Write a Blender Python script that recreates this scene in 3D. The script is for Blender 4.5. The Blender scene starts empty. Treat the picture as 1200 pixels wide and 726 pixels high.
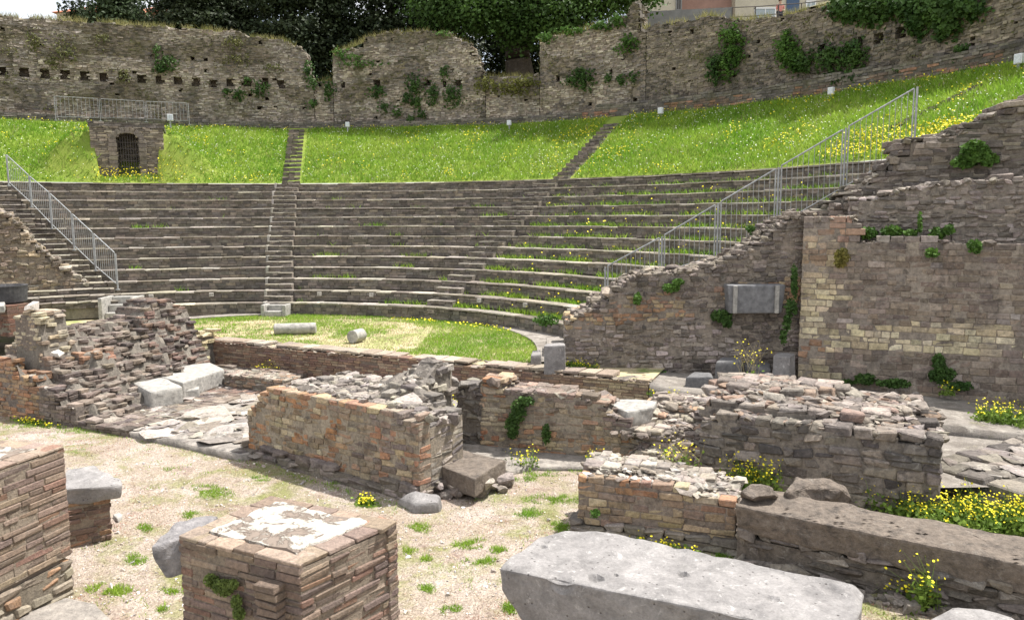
import bpy, bmesh, math, random
import numpy as np
from mathutils import Vector, Matrix, noise

random.seed(7)
RNG = np.random.default_rng(11)
R = math.radians
scn = bpy.context.scene
COL = scn.collection

# ---------------------------------------------------------------- camera
TH, ROLL, CH, FPX = R(7.033), R(-.3365), 3.5086, 900.0
cr, sr, ct, st = math.cos(ROLL), math.sin(ROLL), math.cos(TH), math.sin(TH)
fw = Vector((0, ct, -st)); up = Vector((0, st, ct)); rt = Vector((1, 0, 0))
camx = rt * cr + up * sr
camy = up * cr - rt * sr
cam = bpy.data.cameras.new('camera')
camo = bpy.data.objects.new('camera', cam)
COL.objects.link(camo)
m = Matrix((camx, camy, -fw)).transposed().to_4x4()
m.translation = Vector((0, 0, CH))
camo.matrix_world = m
cam.sensor_width = 36; cam.lens = 27
cam.clip_start = .05; cam.clip_end = 2000
scn.camera = camo

def ray(px, py):
    a = (px - 600) / FPX; b = (py - 363) / FPX
    a0 = a * cr + b * sr; b0 = -a * sr + b * cr
    return (a0, ct - b0 * st, -st - b0 * ct)
def at(px, py, z=None, Y=None):
    r = ray(px, py)
    t = (z - CH) / r[2] if z is not None else Y / r[1]
    return Vector((r[0] * t, r[1] * t, CH + r[2] * t))
def z_at(px, py, x, y):
    """height of the sight line through (px,py) at the horizontal distance of x,y"""
    r = ray(px, py)
    return CH + r[2] * math.hypot(x, y) / math.hypot(r[0], r[1])

# theatre geometry
CX, CY = -8.9172, 15.2715
R1, RD, Z1, RISE = 12.2025, .69516, .44145, .38
E1 = Vector((.905, -.425, 0)); E2 = Vector((.425, .905, 0))
def pol(r, phi, z=0.0):
    return Vector((CX + r * math.cos(R(phi)), CY + r * math.sin(R(phi)), z))
def circ_hit(px, rad, py=200):
    r = ray(px, py); n = math.hypot(r[0], r[1]); dx, dy = r[0] / n, r[1] / n
    mm = dx * CX + dy * CY
    t = mm + math.sqrt(max(0, mm * mm - (CX * CX + CY * CY - rad * rad)))
    return dx * t, dy * t, math.degrees(math.atan2(dy * t - CY, dx * t - CX))
SL = 3.15 / 5.4
def slope_z(r):
    return 4.98 + (r - 20.6) * SL
GATE = []
def bank_z(x, y):
    rr = math.hypot(x - CX, y - CY); ph = math.degrees(math.atan2(y - CY, x - CX))
    z = slope_z(rr) + .12 * n3(ph * .12, rr * .5) * max(0, min(1, (rr - 20.65) / .95))
    if GATE:
        gx, gy, tx_, ty_, zt = GATE; u = (x - gx) * tx_ + (y - gy) * ty_; v = (x - gx) * -ty_ + (y - gy) * tx_
        if v > -.6 and v < 4 and abs(u) > 1.2:
            k = math.exp(-(max(0, abs(u) - 1.9) / 1.3) ** 2) * min(1, (v + .6) / .75) * max(0, min(1, (rr - 20.7) / .7)); z = z + max(0, zt - .25 - z) * k * .95
    return z
def slope_hit(px, py):
    r = ray(px, py); t = 17.0
    while t < 70:
        x, y, z = r[0] * t, r[1] * t, CH + r[2] * t
        rr = math.hypot(x - CX, y - CY)
        if rr > 20.6 and y > 15 and z < slope_z(rr): return x, y, z
        t += .02
    return x, y, z

# ---------------------------------------------------------------- object helpers
def tag(o, label=None, cat=None, group=None, kind=None):
    if label: o['label'] = label
    if cat: o['category'] = cat
    if group: o['group'] = group
    if kind: o['kind'] = kind
    return o
def thing(name, label, cat, loc=(0, 0, 0), group=None):
    o = bpy.data.objects.new(name, None); COL.objects.link(o)
    o.location = loc; o.empty_display_size = .2
    return tag(o, label, cat, group)
def link(name, me, mats, parent=None):
    o = bpy.data.objects.new(name, me); COL.objects.link(o)
    for mt in (mats if isinstance(mats, (list, tuple)) else [mats]): me.materials.append(mt)
    if parent:
        o.parent = parent
        o.matrix_parent_inverse = Matrix.Translation(-Vector(parent.location))
    return o
def np_mesh(name, V, F, tint=None, smooth=False, uv=None):
    """V (n,3); F list of (k,m) int arrays; tint (faces,3)"""
    me = bpy.data.meshes.new(name)
    V = np.asarray(V, dtype=np.float32)
    loops = np.concatenate([f.ravel() for f in F]).astype(np.int32)
    tot = np.concatenate([np.full(len(f), f.shape[1]) for f in F]).astype(np.int32)
    start = np.concatenate([[0], np.cumsum(tot)[:-1]]).astype(np.int32)
    me.vertices.add(len(V)); me.vertices.foreach_set('co', V.ravel())
    me.loops.add(len(loops)); me.loops.foreach_set('vertex_index', loops)
    me.polygons.add(len(tot)); me.polygons.foreach_set('loop_start', start)
    me.polygons.foreach_set('loop_total', tot)
    me.polygons.foreach_set('use_smooth', np.full(len(tot), smooth))
    if tint is not None:
        a = me.attributes.new('tint', 'FLOAT_COLOR', 'FACE')
        c = np.ones((len(tot), 4), dtype=np.float32); c[:, :3] = tint
        a.data.foreach_set('color', c.ravel())
    me.update(calc_edges=True); me.validate()
    return me

# ---------------------------------------------------------------- stones
def _box8():
    v = np.array([[x, y, z] for x in (-1, 1) for y in (-1, 1) for z in (-1, 1)], float)
    f = np.array([[0, 1, 3, 2], [4, 6, 7, 5], [0, 4, 5, 1], [2, 3, 7, 6], [0, 2, 6, 4], [1, 5, 7, 3]])
    return v, [f], np.arange(8)
def _bev():
    """24 vertex chamfered box; chamfer is added at build time (needs sizes)"""
    v8, (f8,), _ = _box8()
    verts = []; cid = []; ax = []
    idx = {}
    for c in range(8):
        for a in range(3):
            idx[(c, a)] = len(verts); verts.append(v8[c]); cid.append(c); ax.append(a)
    quads = []
    axis_of = [0, 0, 1, 1, 2, 2]
    for fi, f in enumerate(f8):
        quads.append([idx[(c, axis_of[fi])] for c in f])
    tris = []
    for c in range(8):
        t = [idx[(c, 0)], idx[(c, 1)], idx[(c, 2)]]
        s = v8[c][0] * v8[c][1] * v8[c][2]
        if s < 0: t = t[::-1]
        tris.append(t)
    # edge quads
    for c in range(8):
        for a in range(3):
            d = c ^ (4 >> a)
            if d > c:
                b1, b2 = [k for k in range(3) if k != a]
                q = [idx[(c, b1)], idx[(d, b1)], idx[(d, b2)], idx[(c, b2)]]
                # orientation check
                p = v8[c].copy(); p[a] = 0
                A = v8[c] + 0; 
                e1 = np.zeros(3); e1[a] = v8[d][a] - v8[c][a]
                nb1 = np.zeros(3); nb1[b1] = v8[c][b1]; nb2 = np.zeros(3); nb2[b2] = v8[c][b2]
                # b1 vertex lies on face normal b1: shifted inwards along b2
                e2 = nb2 - nb1
                if np.dot(np.cross(e1, e2), p) < 0: q = q[::-1]
                quads.append(q)
    return np.array(verts, float), [np.array(quads), np.array(tris)], np.array(cid), np.array(ax)
BOX = _box8(); BEV = _bev()
def _rock(seed, n=13, flat=1.0):
    rr = random.Random(seed)
    bm = bmesh.new()
    for i in range(n):
        while True:
            p = Vector((rr.uniform(-1, 1), rr.uniform(-1, 1), rr.uniform(-1, 1)))
            if .75 < (abs(p.x) ** 3 + abs(p.y) ** 3 + abs(p.z) ** 3) ** (1 / 3) < 1.05: break
        bm.verts.new(p)
    g = bmesh.ops.convex_hull(bm, input=bm.verts)
    bad = [e for e in g['geom_interior'] if isinstance(e, bmesh.types.BMVert)]
    bmesh.ops.delete(bm, geom=bad, context='VERTS')
    bmesh.ops.recalc_face_normals(bm, faces=bm.faces)
    bm.verts.index_update()
    v = np.array([x.co[:] for x in bm.verts]); f = np.array([[x.index for x in ff.verts] for ff in bm.faces])
    bm.free()
    return v, [f]
ROCKS = [_rock(s, 15) for s in range(7)]

class Stones:
    def __init__(s): s.it = {}; s.raw = []
    def box(s, c, ang, hx, hy, hz, tint, bev=0, jit=.01, tilt=0.0):
        s.it.setdefault('bev' if bev else 'box', []).append((c[0], c[1], c[2], ang, hx, hy, hz, tint[0], tint[1], tint[2], bev, jit, tilt))
    def rock(s, c, sx, sy, sz, tint, flat=False):
        k = random.randrange(len(ROCKS))
        if flat: q = Matrix.Rotation(random.uniform(0, 6.28), 3, 'Z') @ Matrix.Rotation(random.gauss(0, .09), 3, 'X') @ Matrix.Rotation(random.gauss(0, .09), 3, 'Y') @ Matrix.Diagonal((sx, sy, sz))
        else: q = Matrix.Rotation(random.uniform(0, 6.28), 3, Vector((random.gauss(0, 1), random.gauss(0, 1), random.gauss(0, 1))).normalized()) @ Matrix.Diagonal((sx, sy, sz))
        s.it.setdefault(k, []).append((c[0], c[1], c[2], q, tint))
    def mesh(s, name):
        VV = []; Q = []; T = []; tq = []; tt = []; off = 0
        for key, L in s.it.items():
            if key in ('box', 'bev'):
                A = np.array(L, float); k = len(A)
                half = A[:, 4:7]
                if key == 'box':
                    tv, fs, cid = BOX; loc = tv[None] * half[:, None, :]
                else:
                    tv, fs, cid, ax = BEV
                    h = half[:, None, :] * tv[None]
                    b = np.minimum(A[:, 10], half.min(axis=1) * .45)[:, None, None]
                    sh = np.ones((24, 3)); sh[np.arange(24), ax] = 0
                    loc = h - tv[None] * sh[None] * b
                j = RNG.uniform(-1, 1, (k, 8, 3)) * A[:, 11][:, None, None]
                loc = loc + j[:, cid, :]
                # small roll about the local normal (tilt)
                t = A[:, 12]; c_, s_ = np.cos(t)[:, None], np.sin(t)[:, None]
                x, z = loc[:, :, 0] * c_ - loc[:, :, 2] * s_, loc[:, :, 0] * s_ + loc[:, :, 2] * c_
                y = loc[:, :, 1]
                c_, s_ = np.cos(A[:, 3])[:, None], np.sin(A[:, 3])[:, None]
                X = x * c_ - y * s_ + A[:, 0][:, None]; Y = x * s_ + y * c_ + A[:, 1][:, None]; Z = z + A[:, 2][:, None]
                V = np.stack([X, Y, Z], -1).reshape(-1, 3); tint = A[:, 7:10]
            else:
                tv, fs = ROCKS[key]; k = len(L)
                M = np.array([np.array(l[3]) for l in L]); P = np.array([l[:3] for l in L], float)
                V = (np.einsum('kij,nj->kni', M, tv) + P[:, None, :]).reshape(-1, 3)
                tint = np.array([tuple(l[4]) for l in L], float)
            n = len(tv)
            for f in fs:
                ff = (f[None] + (np.arange(k) * n)[:, None, None] + off).reshape(-1, f.shape[1])
                ti = np.repeat(tint, len(f), axis=0)
                if f.shape[1] == 4: Q.append(ff); tq.append(ti)
                else: T.append(ff); tt.append(ti)
            off += k * n; VV.append(V)
        for (P_, Q_, t_) in s.raw:
            VV.append(P_); Q.append(Q_ + off); k_ = RNG.uniform(.8, 1.2, (len(Q_), 1)); tq.append(np.array(t_)[None] * k_); off += len(P_)
        F = []; ti = []
        if Q: F.append(np.concatenate(Q)); ti.append(np.concatenate(tq))
        if T: F.append(np.concatenate(T)); ti.append(np.concatenate(tt))
        return np_mesh(name, np.concatenate(VV), F, np.concatenate(ti))

def pick(pal, w=None):
    c = random.choices(pal, w)[0] if w else random.choice(pal)
    k = random.uniform(.8, 1.22)
    return (c[0] * k, c[1] * k * random.uniform(.97, 1.03), c[2] * k * random.uniform(.94, 1.06))
def frame(o, e1=E1, e2=None):
    """flat frame: returns pos(u,v)"""
    o = Vector((o[0], o[1], 0)); e1 = Vector((e1[0], e1[1], 0)).normalized()
    e2 = Vector((-e1.y, e1.x, 0)) if e2 is None else Vector((e2[0], e2[1], 0)).normalized()
    return lambda u, v: (o.x + e1.x * u + e2.x * v, o.y + e1.y * u + e2.y * v)
def arc(rad, phi0):
    return lambda u, v: (CX + (rad + v) * math.cos(R(phi0) - u / rad), CY + (rad + v) * math.sin(R(phi0) - u / rad))
def n3(x, y, z=0.0): return noise.noise(Vector((x, y, z)))

def masonry(S, pos, U, V, z0, top, h, l, d, pal, bev=0, jit=.01, gap=.012, hole=None, mortar=(.2, .175, .145),
            out=.02, layers=None, lv=.3, tilt=.0, base=None, coref=.5, cin=.018):
    """lay courses of single stones; only those that show are made. pal(u,v,z)->tint"""
    nV = max(1, round(V / d)); dd = V / nV
    zmax = max(top(U * i / 40, V * j / 4) for i in range(41) for j in range(5))
    def solid(u, v, z):
        return 0 <= u <= U and 0 <= v <= V and z0 <= z <= top(u, v) and not (hole and hole(u, v, z))
    def ang(u, v):
        a = pos(u - .05, v); b = pos(u + .05, v); return math.atan2(b[1] - a[1], b[0] - a[0])
    z = z0; i = 0
    while z < zmax + h:
        hh = h * random.uniform(1 - lv * .35, 1 + lv * .35); zc = z + hh / 2
        for j in range(nV):
            vc = (j + .5) * dd; u = -random.uniform(0, .5) * l
            while u < U:
                ln = l * random.uniform(1 - lv, 1 + lv); u0 = max(0, u); u1 = min(U, u + ln)
                if U - u1 < l * .35: u1 = U
                u = u1
                if u1 - u0 < l * .2: continue
                uc = (u0 + u1) / 2
                if not solid(uc, vc, zc): continue
                vis = j == 0 or not (solid(uc, vc - dd, zc) and solid(uc, vc, zc + h) and solid(u0 - .3 * l, vc, zc) and solid(u1 + .3 * l, vc, zc)) or (layers and j < layers)
                if not vis and not (j == nV - 1 or not solid(uc, vc + dd, zc)): continue
                p = pos(uc, vc); o = random.uniform(-out, out) if j == 0 else 0
                if j == 0 and random.random() < .07: o -= out * 1.8
                a = ang(uc, vc)
                S.box((p[0] + math.sin(a) * o, p[1] - math.cos(a) * o, zc), a, (u1 - u0) / 2 - gap / 2, dd / 2 - (.003 if j else 0), hh / 2 - gap / 2,
                      pal(uc, vc, zc), bev, jit, random.gauss(0, tilt) if tilt else 0)
        z += hh; i += 1
    # mortar core
    cu = l * 1.0; nU = max(1, round(U / cu)); cu = U / nU
    for a_ in range(nU):
        for j in range(nV):
            uc = (a_ + .5) * cu; vc = (j + .5) * dd
            t = min(top(uc, vc), top(max(0, uc - cu * .4), vc), top(min(U, uc + cu * .4), vc)) - h * coref
            if t <= z0: continue
            segs = [(z0, t)]
            if hole:
                segs = []; zz = z0; s0 = None; stp = h * .5
                while zz < t:
                    ok = not hole(uc, vc, zz)
                    if ok and s0 is None: s0 = zz
                    if not ok and s0 is not None: segs.append((s0, zz)); s0 = None
                    zz += stp
                if s0 is not None: segs.append((s0, t))
            ins0 = cin if j == 0 else 0; ins1 = cin if j == nV - 1 else 0
            iu0 = cin if a_ == 0 else 0; iu1 = cin if a_ == nU - 1 else 0
            uc2 = uc + (iu0 - iu1) / 2; vc2 = vc + (ins0 - ins1) / 2
            p = pos(uc2, vc2)
            k = random.uniform(.85, 1.15)
            for (s0, s1) in segs:
                if s1 - s0 < .02: continue
                S.box((p[0], p[1], (s0 + s1) / 2), ang(uc, vc), cu / 2 - (iu0 + iu1) / 2 + .002, dd / 2 - (ins0 + ins1) / 2, (s1 - s0) / 2,
                      (mortar[0] * k, mortar[1] * k, mortar[2] * k), 0, 0.004)
def rubble(S, pos, U, V, top, n, size, pal, sink=.3, flat=.5, cond=None, v0=0, u0=0, bd=True):
    flat = min(.85, flat * 1.35); sink = sink + .08
    if bd: bed(S, pos, U, V, lambda u, v: top(u, v) + .03, .12 if U * V < 40 and U < 9 else .2, u0=u0, v0=v0)
    for _ in range(int(n * 1.35)):
        u = random.uniform(u0, U); v = random.uniform(v0, V)
        if cond and not cond(u, v): continue
        s = size * .56 * random.lognormvariate(0, .4); p = pos(u, v)
        t_ = pal(u, v, top(u, v)); S.rock((p[0], p[1], top(u, v) + s * flat * (.75 - 2 * sink)), s * random.uniform(.8, 1.5), s * random.uniform(.7, 1.1), s * flat, (t_[0] * .8, t_[1] * .79, t_[2] * .78), True)
def bed(S, pos, U, V, top, res=.12, tint=(.2, .18, .155), z_lo=-.85, amp=.04, u0=0, v0=0):
    """eroded mortar surface the top stones are set in"""
    nu = max(2, int((U - u0) / res)); nv = max(2, int((V - v0) / res)); P = []
    for i in range(nu + 1):
        for j in range(nv + 1):
            u = u0 + .03 + (U - u0 - .06) * i / nu; v = v0 + .03 + (V - v0 - .06) * j / nv; x, y = pos(u, v)
            e = min(u - u0, U - u, v - v0, V - v)
            z = top(u, v) + amp * (n3(x * 3.1, y * 3.1, 3) + .8 * n3(x * 8, y * 8, 4)) - .03 - (.05 if e < .08 else 0)
            P.append((x, y, max(z_lo, z)))
    Q = []
    for i in range(nu):
        for j in range(nv):
            a = i * (nv + 1) + j; Q.append((a, a + nv + 1, a + nv + 2, a + 1))
    S.raw.append((np.array(P), np.array(Q), tint))
def pl(tab):
    xs = [t[0] for t in tab]; ys = [t[1] for t in tab]
    def f(x):
        if x <= xs[0]: return ys[0]
        for i in range(1, len(xs)):
            if x <= xs[i]:
                k = (x - xs[i - 1]) / max(1e-6, xs[i] - xs[i - 1]); return ys[i - 1] * (1 - k) + ys[i] * k
        return ys[-1]
    return f

# ---------------------------------------------------------------- materials
def newmat(name):
    mt = bpy.data.materials.new(name); mt.use_nodes = True
    nt = mt.node_tree; b = nt.nodes['Principled BSDF']
    b.inputs['Specular IOR Level'].default_value = .2
    return mt, nt, b
def node(nt, typ, **kw):
    n = nt.nodes.new(typ)
    for k, v in kw.items():
        if k in n.inputs: n.inputs[k].default_value = v
        else: setattr(n, k, v)
    return n
def ramp(nt, src, a, b, ca=(0, 0, 0, 1), cb=(1, 1, 1, 1)):
    r = nt.nodes.new('ShaderNodeValToRGB'); r.color_ramp.elements[0].position = a; r.color_ramp.elements[1].position = b
    r.color_ramp.elements[0].color = ca; r.color_ramp.elements[1].color = cb
    nt.links.new(src, r.inputs[0]); return r.outputs[0]
def mixc(nt, fac, a, b, mode='MIX'):
    m_ = nt.nodes.new('ShaderNodeMix'); m_.data_type = 'RGBA'; m_.blend_type = mode
    if isinstance(fac, float): m_.inputs[0].default_value = fac
    else: nt.links.new(fac, m_.inputs[0])
    for s_, v in ((6, a), (7, b)):
        if isinstance(v, tuple): m_.inputs[s_].default_value = v if len(v) == 4 else (*v, 1)
        else: nt.links.new(v, m_.inputs[s_])
    return m_.outputs[2]
def noisef(nt, scale, detail=4, rough=.6, vec=None, dist=0):
    n = node(nt, 'ShaderNodeTexNoise', Scale=scale, Detail=detail, Roughness=rough, Distortion=dist)
    if vec: nt.links.new(vec, n.inputs['Vector'])
    return n.outputs['Fac']
def geo(nt): return nt.nodes.new('ShaderNodeNewGeometry').outputs['Position']
def bump(nt, b, h, strength, dist):
    n = node(nt, 'ShaderNodeBump', Strength=strength, Distance=dist); nt.links.new(h, n.inputs['Height'])
    nt.links.new(n.outputs[0], b.inputs['Normal']); return n
def attr(nt, name='tint'):
    a = nt.nodes.new('ShaderNodeAttribute'); a.attribute_name = name; return a.outputs['Color']

def lime_mat():
    mt, nt, b = newmat('grey_limestone'); p = geo(nt)
    n1 = noisef(nt, 3.2, 7, .7, p, .3); n2 = noisef(nt, 34, 5, .75, p); n3_ = noisef(nt, 9, 6, .75, p, .5)
    c = mixc(nt, ramp(nt, n1, .35, .65), (.18, .172, .17, 1), (.32, .305, .3, 1))
    c = mixc(nt, 1.0, c, ramp(nt, n2, .3, .7, (.8, .8, .8, 1), (1.18, 1.18, 1.16, 1)), 'MULTIPLY')
    c = mixc(nt, ramp(nt, n3_, .58, .68, (0, 0, 0, 1), (.6, .6, .6, 1)), c, (.54, .52, .5, 1))
    c = mixc(nt, ramp(nt, n3_, .3, .38, (.7, .7, .7, 1), (0, 0, 0, 1)), c, (.13, .12, .115, 1))
    v = node(nt, 'ShaderNodeTexVoronoi', Scale=11.0); nt.links.new(p, v.inputs['Vector'])
    pit = ramp(nt, v.outputs['Distance'], .07, .16, (0, 0, 0, 1), (1, 1, 1, 1))
    c = mixc(nt, 1.0, c, ramp(nt, v.outputs['Distance'], .06, .13, (.45, .43, .42, 1), (1, 1, 1, 1)), 'MULTIPLY')
    mm = nt.nodes.new('ShaderNodeMath'); mm.operation = 'ADD'; nt.links.new(pit, mm.inputs[0]); nt.links.new(n3_, mm.inputs[1])
    m2 = nt.nodes.new('ShaderNodeMath'); m2.operation = 'ADD'; nt.links.new(mm.outputs[0], m2.inputs[0]); nt.links.new(n2, m2.inputs[1])
    nt.links.new(c, b.inputs['Base Color']); b.inputs['Roughness'].default_value = .9; bump(nt, b, m2.outputs[0], .7, .014); return mt
def stone_mat(name, base=None, fine=14, lich=.35, moss=.0, bs=.6, bd=.02, lichc=(.46, .44, .4), mossc=(.09, .11, .03), dark=.45, big=.7, rough=.92, smear=0, smearc=(.3, .265, .23)):
    """weathered stone: tint attribute or base colour, mottling, dark weather crust, pale lichen, moss"""
    mt, nt, b = newmat(name); p = geo(nt)
    c = attr(nt) if base is None else None
    n1 = noisef(nt, fine, 6, .7, p); n2 = noisef(nt, big, 5, .6, p); n3_ = noisef(nt, fine * 2.7, 4, .7, p)
    f1 = ramp(nt, n1, .3, .7, (.62, .62, .62, 1), (1.32, 1.3, 1.26, 1))
    c = mixc(nt, 1.0, c if c else (*base, 1), f1, 'MULTIPLY')
    # dark crust patches
    n4 = noisef(nt, big * 3.1, 6, .75, p, .4)
    c = mixc(nt, ramp(nt, n4, .5, .66, (0, 0, 0, 1), (dark, dark, dark, 1)), c, (.055, .05, .048, 1))
    n8 = noisef(nt, fine * .38, 7, .85, p, .9)
    c = mixc(nt, ramp(nt, n8, .57, .66, (0, 0, 0, 1), (dark, dark, dark, 1)), c, (.04, .035, .032, 1))
    # lichen
    n5 = noisef(nt, fine * .55, 6, .8, p, .6)
    c = mixc(nt, ramp(nt, n5, .56, .68, (0, 0, 0, 1), (lich, lich, lich, 1)), c, (*lichc, 1))
    if smear:
        n7 = noisef(nt, big * 2.2, 7, .78, p, .8)
        c = mixc(nt, ramp(nt, n7, .53, .64, (0, 0, 0, 1), (smear, smear, smear, 1)), c, (*smearc, 1))
    if moss:
        n6 = noisef(nt, big * 1.7, 6, .75, p, .3)
        c = mixc(nt, ramp(nt, n6, .52, .68, (0, 0, 0, 1), (moss, moss, moss, 1)), c, (*mossc, 1))
    nt.links.new(c, b.inputs['Base Color']); b.inputs['Roughness'].default_value = rough
    hs = nt.nodes.new('ShaderNodeMath'); hs.operation = 'ADD'
    nt.links.new(n1, hs.inputs[0]); nt.links.new(n3_, hs.inputs[1])
    bump(nt, b, hs.outputs[0], bs, bd)
    return mt
M_BRICK = stone_mat('ruin_brick', fine=22, lich=.32, dark=.6, bd=.03, big=1.3, smear=.36)
M_PIER = stone_mat('thin_brick', fine=30, lich=.14, dark=.3, bs=.8, bd=.02, big=1.6, smear=.3, smearc=(.22, .185, .155))
M_RUBBLE = stone_mat('rubble_stone', fine=16, lich=.42, dark=.72, bd=.04, big=1.1, smear=.28)
M_FAR = stone_mat('wall_stone', fine=6, lich=.3, moss=.6, dark=.5, bd=.05, big=.28, mossc=(.085, .085, .03))
M_SEAT = stone_mat('seat_stone', fine=9, lich=.16, moss=.25, dark=.35, bd=.02, big=.5, mossc=(.06, .065, .03))
M_LIME = stone_mat('limestone', base=(.37, .35, .35), fine=11, lich=.35, dark=.3, bs=.7, bd=.014, big=1.4, lichc=(.5, .48, .47))
M_WALL2 = stone_mat('mottled_wall_stone', fine=14, lich=.5, lichc=(.42, .38, .34), dark=.5, bd=.04, big=.9, smear=.35, smearc=(.33, .29, .26))
M_BLOCK = stone_mat('dark_block_stone', fine=15, lich=.45, dark=.7, bd=.04, big=1.3, smear=.12)
M_LIME = lime_mat()
M_MARB = stone_mat('pale_marble', base=(.36, .35, .33), fine=9, lich=.3, dark=.3, bd=.015, big=2.5, lichc=(.66, .65, .62))
M_DARKST = stone_mat('dark_beam_stone', base=(.19, .16, .135), fine=13, lich=.45, dark=.6, bs=.9, bd=.03, big=1.6, lichc=(.36, .33, .29))
M_BASALT = stone_mat('dark_stone', base=(.15, .15, .155), fine=14, lich=.12, dark=.2, bd=.01, big=1.5, lichc=(.36, .36, .35))
M_FLAG = stone_mat('flagstone', base=(.3, .275, .25), fine=7, lich=.5, dark=.45, bs=.9, bd=.03, big=1.0)

def flat_mat(name, col, rough=.6, metal=0, spec=.3, var=.15, vs=20):
    mt, nt, b = newmat(name); n = noisef(nt, vs, 3, .6, geo(nt))
    f = ramp(nt, n, .3, .7, (1 - var,) * 3 + (1,), (1 + var,) * 3 + (1,))
    nt.links.new(mixc(nt, 1.0, (*col, 1), f, 'MULTIPLY'), b.inputs['Base Color'])
    b.inputs['Roughness'].default_value = rough; b.inputs['Metallic'].default_value = metal; b.inputs['Specular IOR Level'].default_value = spec
    return mt
M_STEEL = flat_mat('galvanised_steel', (.36, .37, .375), .55, .35, .4, .3, 9)
M_IRON = flat_mat('dark_iron', (.09, .08, .075), .7, .2)
M_WHITE = flat_mat('white_metal', (.75, .76, .78), .5)
M_GLASS = flat_mat('window_glass', (.05, .06, .08), .08, 0, .6, .05)
M_BARK = stone_mat('bark', base=(.08, .065, .05), fine=9, lich=.2, dark=.4, bd=.04, big=2)

def leaf_mat(name, c1, c2, sc=1.2, trans=.25):
    mt, nt, b = newmat(name); p = geo(nt)
    n = noisef(nt, sc, 4, .6, p); n2 = node(nt, 'ShaderNodeTexWhiteNoise'); nt.links.new(attr(nt), n2.inputs['Vector'])
    c = mixc(nt, ramp(nt, n, .35, .65), (*c1, 1), (*c2, 1))
    c = mixc(nt, 1.0, c, ramp(nt, n2.outputs[0], 0, 1, (.6, .6, .6, 1), (1.35, 1.35, 1.3, 1)), 'MULTIPLY')
    nt.links.new(c, b.inputs['Base Color']); b.inputs['Roughness'].default_value = .6
    if trans:
        t = nt.nodes.new('ShaderNodeBsdfTranslucent'); nt.links.new(c, t.inputs[0])
        ms = nt.nodes.new('ShaderNodeMixShader'); ms.inputs[0].default_value = trans
        nt.links.new(b.outputs[0], ms.inputs[1]); nt.links.new(t.outputs[0], ms.inputs[2])
        nt.links.new(ms.outputs[0], nt.nodes['Material Output'].inputs[0])
    return mt
M_CONIF = leaf_mat('conifer_needles', (.022, .035, .016), (.04, .055, .022), .8, .1)
M_CEDAR = leaf_mat('lighter_conifer_needles', (.04, .065, .03), (.07, .1, .04), .8, .15)
M_LEAF = leaf_mat('broad_leaves', (.045, .09, .02), (.08, .15, .035), .6, .3)
M_IVY = leaf_mat('ivy_leaves', (.03, .07, .015), (.07, .13, .03), 1.5, .2)
M_IVYB = leaf_mat('bright_ivy_leaves', (.055, .12, .022), (.1, .19, .035), 1.5, .3)
M_GRASS = leaf_mat('meadow_blades', (.17, .33, .03), (.3, .43, .06), .4, .45)
M_DRY = leaf_mat('dry_blades', (.36, .29, .17), (.42, .37, .23), 1.2, .2)
M_WEED = leaf_mat('weed_stems', (.14, .24, .04), (.23, .33, .07), 2, .35)
M_RED = leaf_mat('reddish_blades', (.3, .12, .09), (.42, .22, .14), 2, .2)
M_YEL = flat_mat('yellow_petals', (.8, .68, .03), .6, 0, .2, .12)
M_WPET = flat_mat('white_petals', (.72, .74, .62), .6, 0, .2, .1)

def ground_mat(name, cols, scales, pebble=None, bs=.4, bd=.02):
    mt, nt, b = newmat(name); p = geo(nt)
    c = (*cols[0], 1)
    for cc, (s, lo, hi) in zip(cols[1:], scales):
        c = mixc(nt, ramp(nt, noisef(nt, s, 7, .72, p, .3), lo, hi), c, (*cc, 1))
    f = noisef(nt, 45, 3, .7, p)
    c = mixc(nt, 1.0, c, ramp(nt, f, .3, .7, (.75, .75, .75, 1), (1.22, 1.2, 1.16, 1)), 'MULTIPLY')
    h = f
    if pebble:
        v = node(nt, 'ShaderNodeTexVoronoi', Scale=pebble); nt.links.new(p, v.inputs['Vector'])
        c = mixc(nt, 1.0, c, ramp(nt, v.outputs['Color'], .1, .9, (.62, .6, .58, 1), (1.3, 1.3, 1.3, 1)), 'MULTIPLY')
        mm = nt.nodes.new('ShaderNodeMath'); mm.operation = 'SUBTRACT'; mm.inputs[0].default_value = 1; nt.links.new(v.outputs['Distance'], mm.inputs[1]); h = mm.outputs[0]
    nt.links.new(c, b.inputs['Base Color']); b.inputs['Roughness'].default_value = .95
    bump(nt, b, h, bs, bd)
    return mt
M_GRAVEL = ground_mat('pale_gravel', [(.385, .335, .3), (.29, .24, .19), (.245, .185, .155), (.2, .205, .09)], [(.8, .4, .6), (1.7, .54, .65), (.9, .49, .62)], 55, .5, .02)
M_ORCH = ground_mat('dry_lawn', [(.48, .41, .27), (.26, .29, .1), (.15, .22, .05)], [(.45, .46, .62), (1.3, .52, .64)], None, .5, .03)
M_SLOPE = ground_mat('meadow_soil', [(.17, .25, .04), (.25, .31, .06), (.24, .2, .1)], [(.6, .4, .6), (1.5, .6, .75)], None, .5, .05)
M_EARTH = ground_mat('earth', [(.24, .2, .15), (.14, .16, .06), (.32, .28, .23)], [(1.2, .45, .6), (3, .55, .68)], None, .6, .03)
M_PAVE = ground_mat('worn_pavement', [(.3, .275, .25), (.2, .18, .16), (.42, .39, .35), (.24, .24, .1)], [(2.2, .45, .6), (4.1, .55, .65), (1.1, .6, .72)], None, .8, .04)

# palettes
TAN = (.4, .315, .215); PALE = (.48, .42, .31); ORNG = (.38, .19, .1); RUST = (.27, .125, .075); BRN = (.21, .155, .11)
GRY = (.27, .25, .235); DGR = (.135, .122, .112); BLK = (.07, .064, .06); PINK = (.33, .25, .215); YEL = (.56, .47, .29)

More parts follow.
